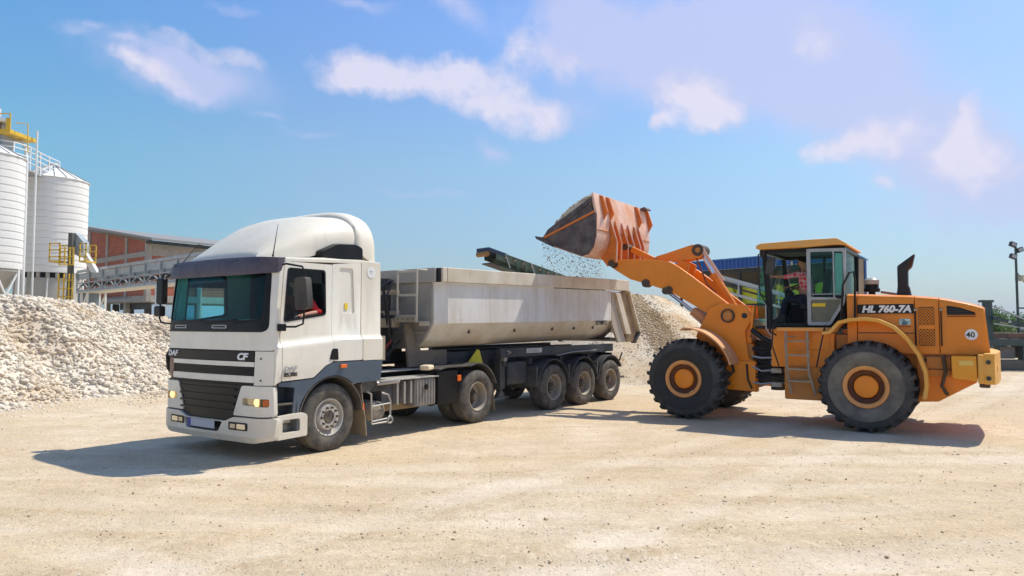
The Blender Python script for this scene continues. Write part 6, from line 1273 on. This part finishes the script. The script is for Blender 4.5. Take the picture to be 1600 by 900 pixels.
# ---------------------------------------------------------------- dark green screening machine and light mast at the right
sm = empty('screening_machine', (19.2, 29, 0), label='dark teal mobile screening machine with a sloping belt at the right edge', cat='machine')
M_TEAL = mat('machine_teal', (.015, .05, .055), .5, dust=((.25, .22, .18), .3))
bx('upright_box', M_TEAL, sm, .1, .42, 0, .2, 1.1, 2.82, .03); bx('box_cap', M_TEAL, sm, .0, .46, -.05, .28, 2.76, 2.86, .02)
bx('main_beam', M_TEAL, sm, .0, 6., -.1, .15, .98, 1.28, .02); bx('main_beam', M_TEAL, sm, .0, 6., 1.6, 1.85, .98, 1.28, .02)
bx('hopper', mat('machine_rust', (.16, .10, .08), .8), sm, 1.0, 5.5, .0, 1.6, 1.28, 1.5, .02)
for x0, z0, x1, z1, w in ((.3, 2.1, 4., 1.05, .12), (.3, 1.9, 4., .85+.2, .05), (.3, 2.6, 2.2, 1.5, .05)):
    MB().bar((x0, -.2, z0), (x1, -.2, z1+.3), w).build('sloping_beam', M_TEAL if w > .1 else M_GALV, sm)
for i in range(9): x = .5+i*.4; MB().cyl((x, -.3, 2.13-.19*i*.85), (x, .2, 2.13-.19*i*.85), .06, n=10).build('roller', M_GALV if i % 2 else M_TEAL, sm)
MB().obox((2.0, -.2, 1.62), (.35, .25, .16)).build('yellow_motor', M_YELP, sm, .02); MB().obox((2.5, -.2, 1.6), (.2, .2, .14)).build('red_motor', mat('motor_red', (.4, .08, .03), .6), sm, .02)
for x in (.5, 1.6, 3., 4.6):
    bx('leg', M_TEAL, sm, x, x+.16, .0, .16, .3, .98, .01)
MB().prism([(.4, .0), (.2, .18), (.4, .42), (5.4, .42), (5.6, .18), (5.4, .0)], .0, .5).build('track', M_CHAS, sm, .03)
bx('engine_box', mat('machine_grey', (.2, .2, .2), .7), sm, .9, 1.5, .3, 1.2, .45, .95, .03); bx('tank', M_CHAS, sm, 1.9, 2.8, .3, 1.2, .45, .95, .05)
lp = empty('light_mast', (21.42, 30.1, 0), label='thin dark mast carrying three floodlights at the right edge', cat='light mast')
MB().cyl((0, 0, 0), (0, 0, 5.2), .055, .045, 12).build('mast', M_TEAL, lp)
for x, z, s in ((-.14, 5.25, 1), (.14, 5.02, -1), (-.15, 4.74, 1)):
    f_ = MB().obox((x, -.05, z), (.26, .16, .2), Matrix.Rotation(.35*s, 3, 'Y')).build('floodlight', M_CHAS, lp, .02)
    MB().obox((x, -.135, z), (.2, .01, .14), Matrix.Rotation(.35*s, 3, 'Y')).build('lamp_glass', M_GALV, f_)
for z in (2.55, 2.05): MB().bar((0, 0, z), (1.6, 0, z), .06).build('cross_arm', M_TEAL, lp)
MB().bar((0, 0, 4.1), (.7, 0, 3.1), .03).build('stay', M_TEAL, lp); bx('pale_hood', mat('pale_hood', (.55, .55, .42), .6), lp, .12, 1.0, -.2, .3, 3.7, 3.95, .03)
# ---------------------------------------------------------------- trees beyond the yard
def leafmat(name, a, b):
    m = bpy.data.materials.new(name); m.use_nodes = True; nt = m.node_tree; k = NT(nt); bs = nt.nodes['Principled BSDF']
    nt.links.new(k.mix(k.n('NewGeometry').outputs['Random Per Island'], a, b), bs.inputs['Base Color']); bs.inputs['Roughness'].default_value = .7; return m
M_LEAF = leafmat('leaves', (.05, .12, .02), (.14, .26, .05)); M_BARK = mat('bark', (.12, .09, .06), .9)
def tree(x, y, h, r, label):
    e = empty('tree', (x, y, 0), label=label, cat='tree', group='trees beyond the yard')
    t = MB().tube([(0, 0, 0), (.05, 0, h*.3), (-.05, .05, h*.6), (0, 0, h*.85)], [.16, .13, .09, .03], 8)
    for i in range(7):
        a = i*2.4; z = h*(.3+.07*i); t.tube([(0, 0, z), (r*.35*math.cos(a), r*.35*math.sin(a), z+h*.12), (r*.7*math.cos(a), r*.7*math.sin(a), z+h*.2)], [.06, .04, .015], 6)
    t.build('trunk', M_BARK, e)
    n = 2600; cl = RNG.normal(0, 1, (26, 3)); cl /= np.linalg.norm(cl, axis=1)[:, None]; cl *= RNG.uniform(.3, 1, (26, 1)); cl = cl*np.array([r*.8, r*.8, h*.27])+np.array([0, 0, h*.66])
    c = cl[RNG.integers(0, 26, n)]+RNG.normal(0, r*.2, (n, 3)); u = RNG.normal(0, 1, (n, 3)); u /= np.linalg.norm(u, axis=1)[:, None]; v = np.cross(u, RNG.normal(0, 1, (n, 3))); v /= np.linalg.norm(v, axis=1)[:, None]
    s = RNG.uniform(.06, .13, (n, 1)); co = np.stack([c-u*s, c-v*s*.6, c+u*s, c+v*s*.6], 1).reshape(-1, 3)
    o = np_mesh('crown', co, np.arange(n*4).reshape(n, 4), M_LEAF, smooth=False); o.parent = e
for x, y, h, r, l in ((40.5, 60, 2.9, 1.6, 'low bright green tree just right of the loader tail'), (43.2, 63, 2.6, 1.7, 'low green tree behind the light mast'), (46.5, 64, 2.8, 1.7, 'rightmost low green tree beyond the screening machine'),
                      (38.0, 61, 2.3, 1.4, 'small green tree half hidden by the loader tail')): tree(x, y, h, r, l)
# air between here and the hills

hz = bpy.data.materials.new('haze_air'); hz.use_nodes = True; nt_ = hz.node_tree; nt_.nodes.clear(); k_ = NT(nt_)
pv_ = k_.n('VolumePrincipled', {'Color': (.78, .86, .97), 'Density': .00025, 'Anisotropy': .2}); om_ = k_.n('OutputMaterial', {1: pv_.outputs[0]})
tag(MB().box(-3400, 3400, -3400, 3900, -4, 75).build('haze', hz), kind='stuff', label='thin pale summer haze over the plain', cat='haze')
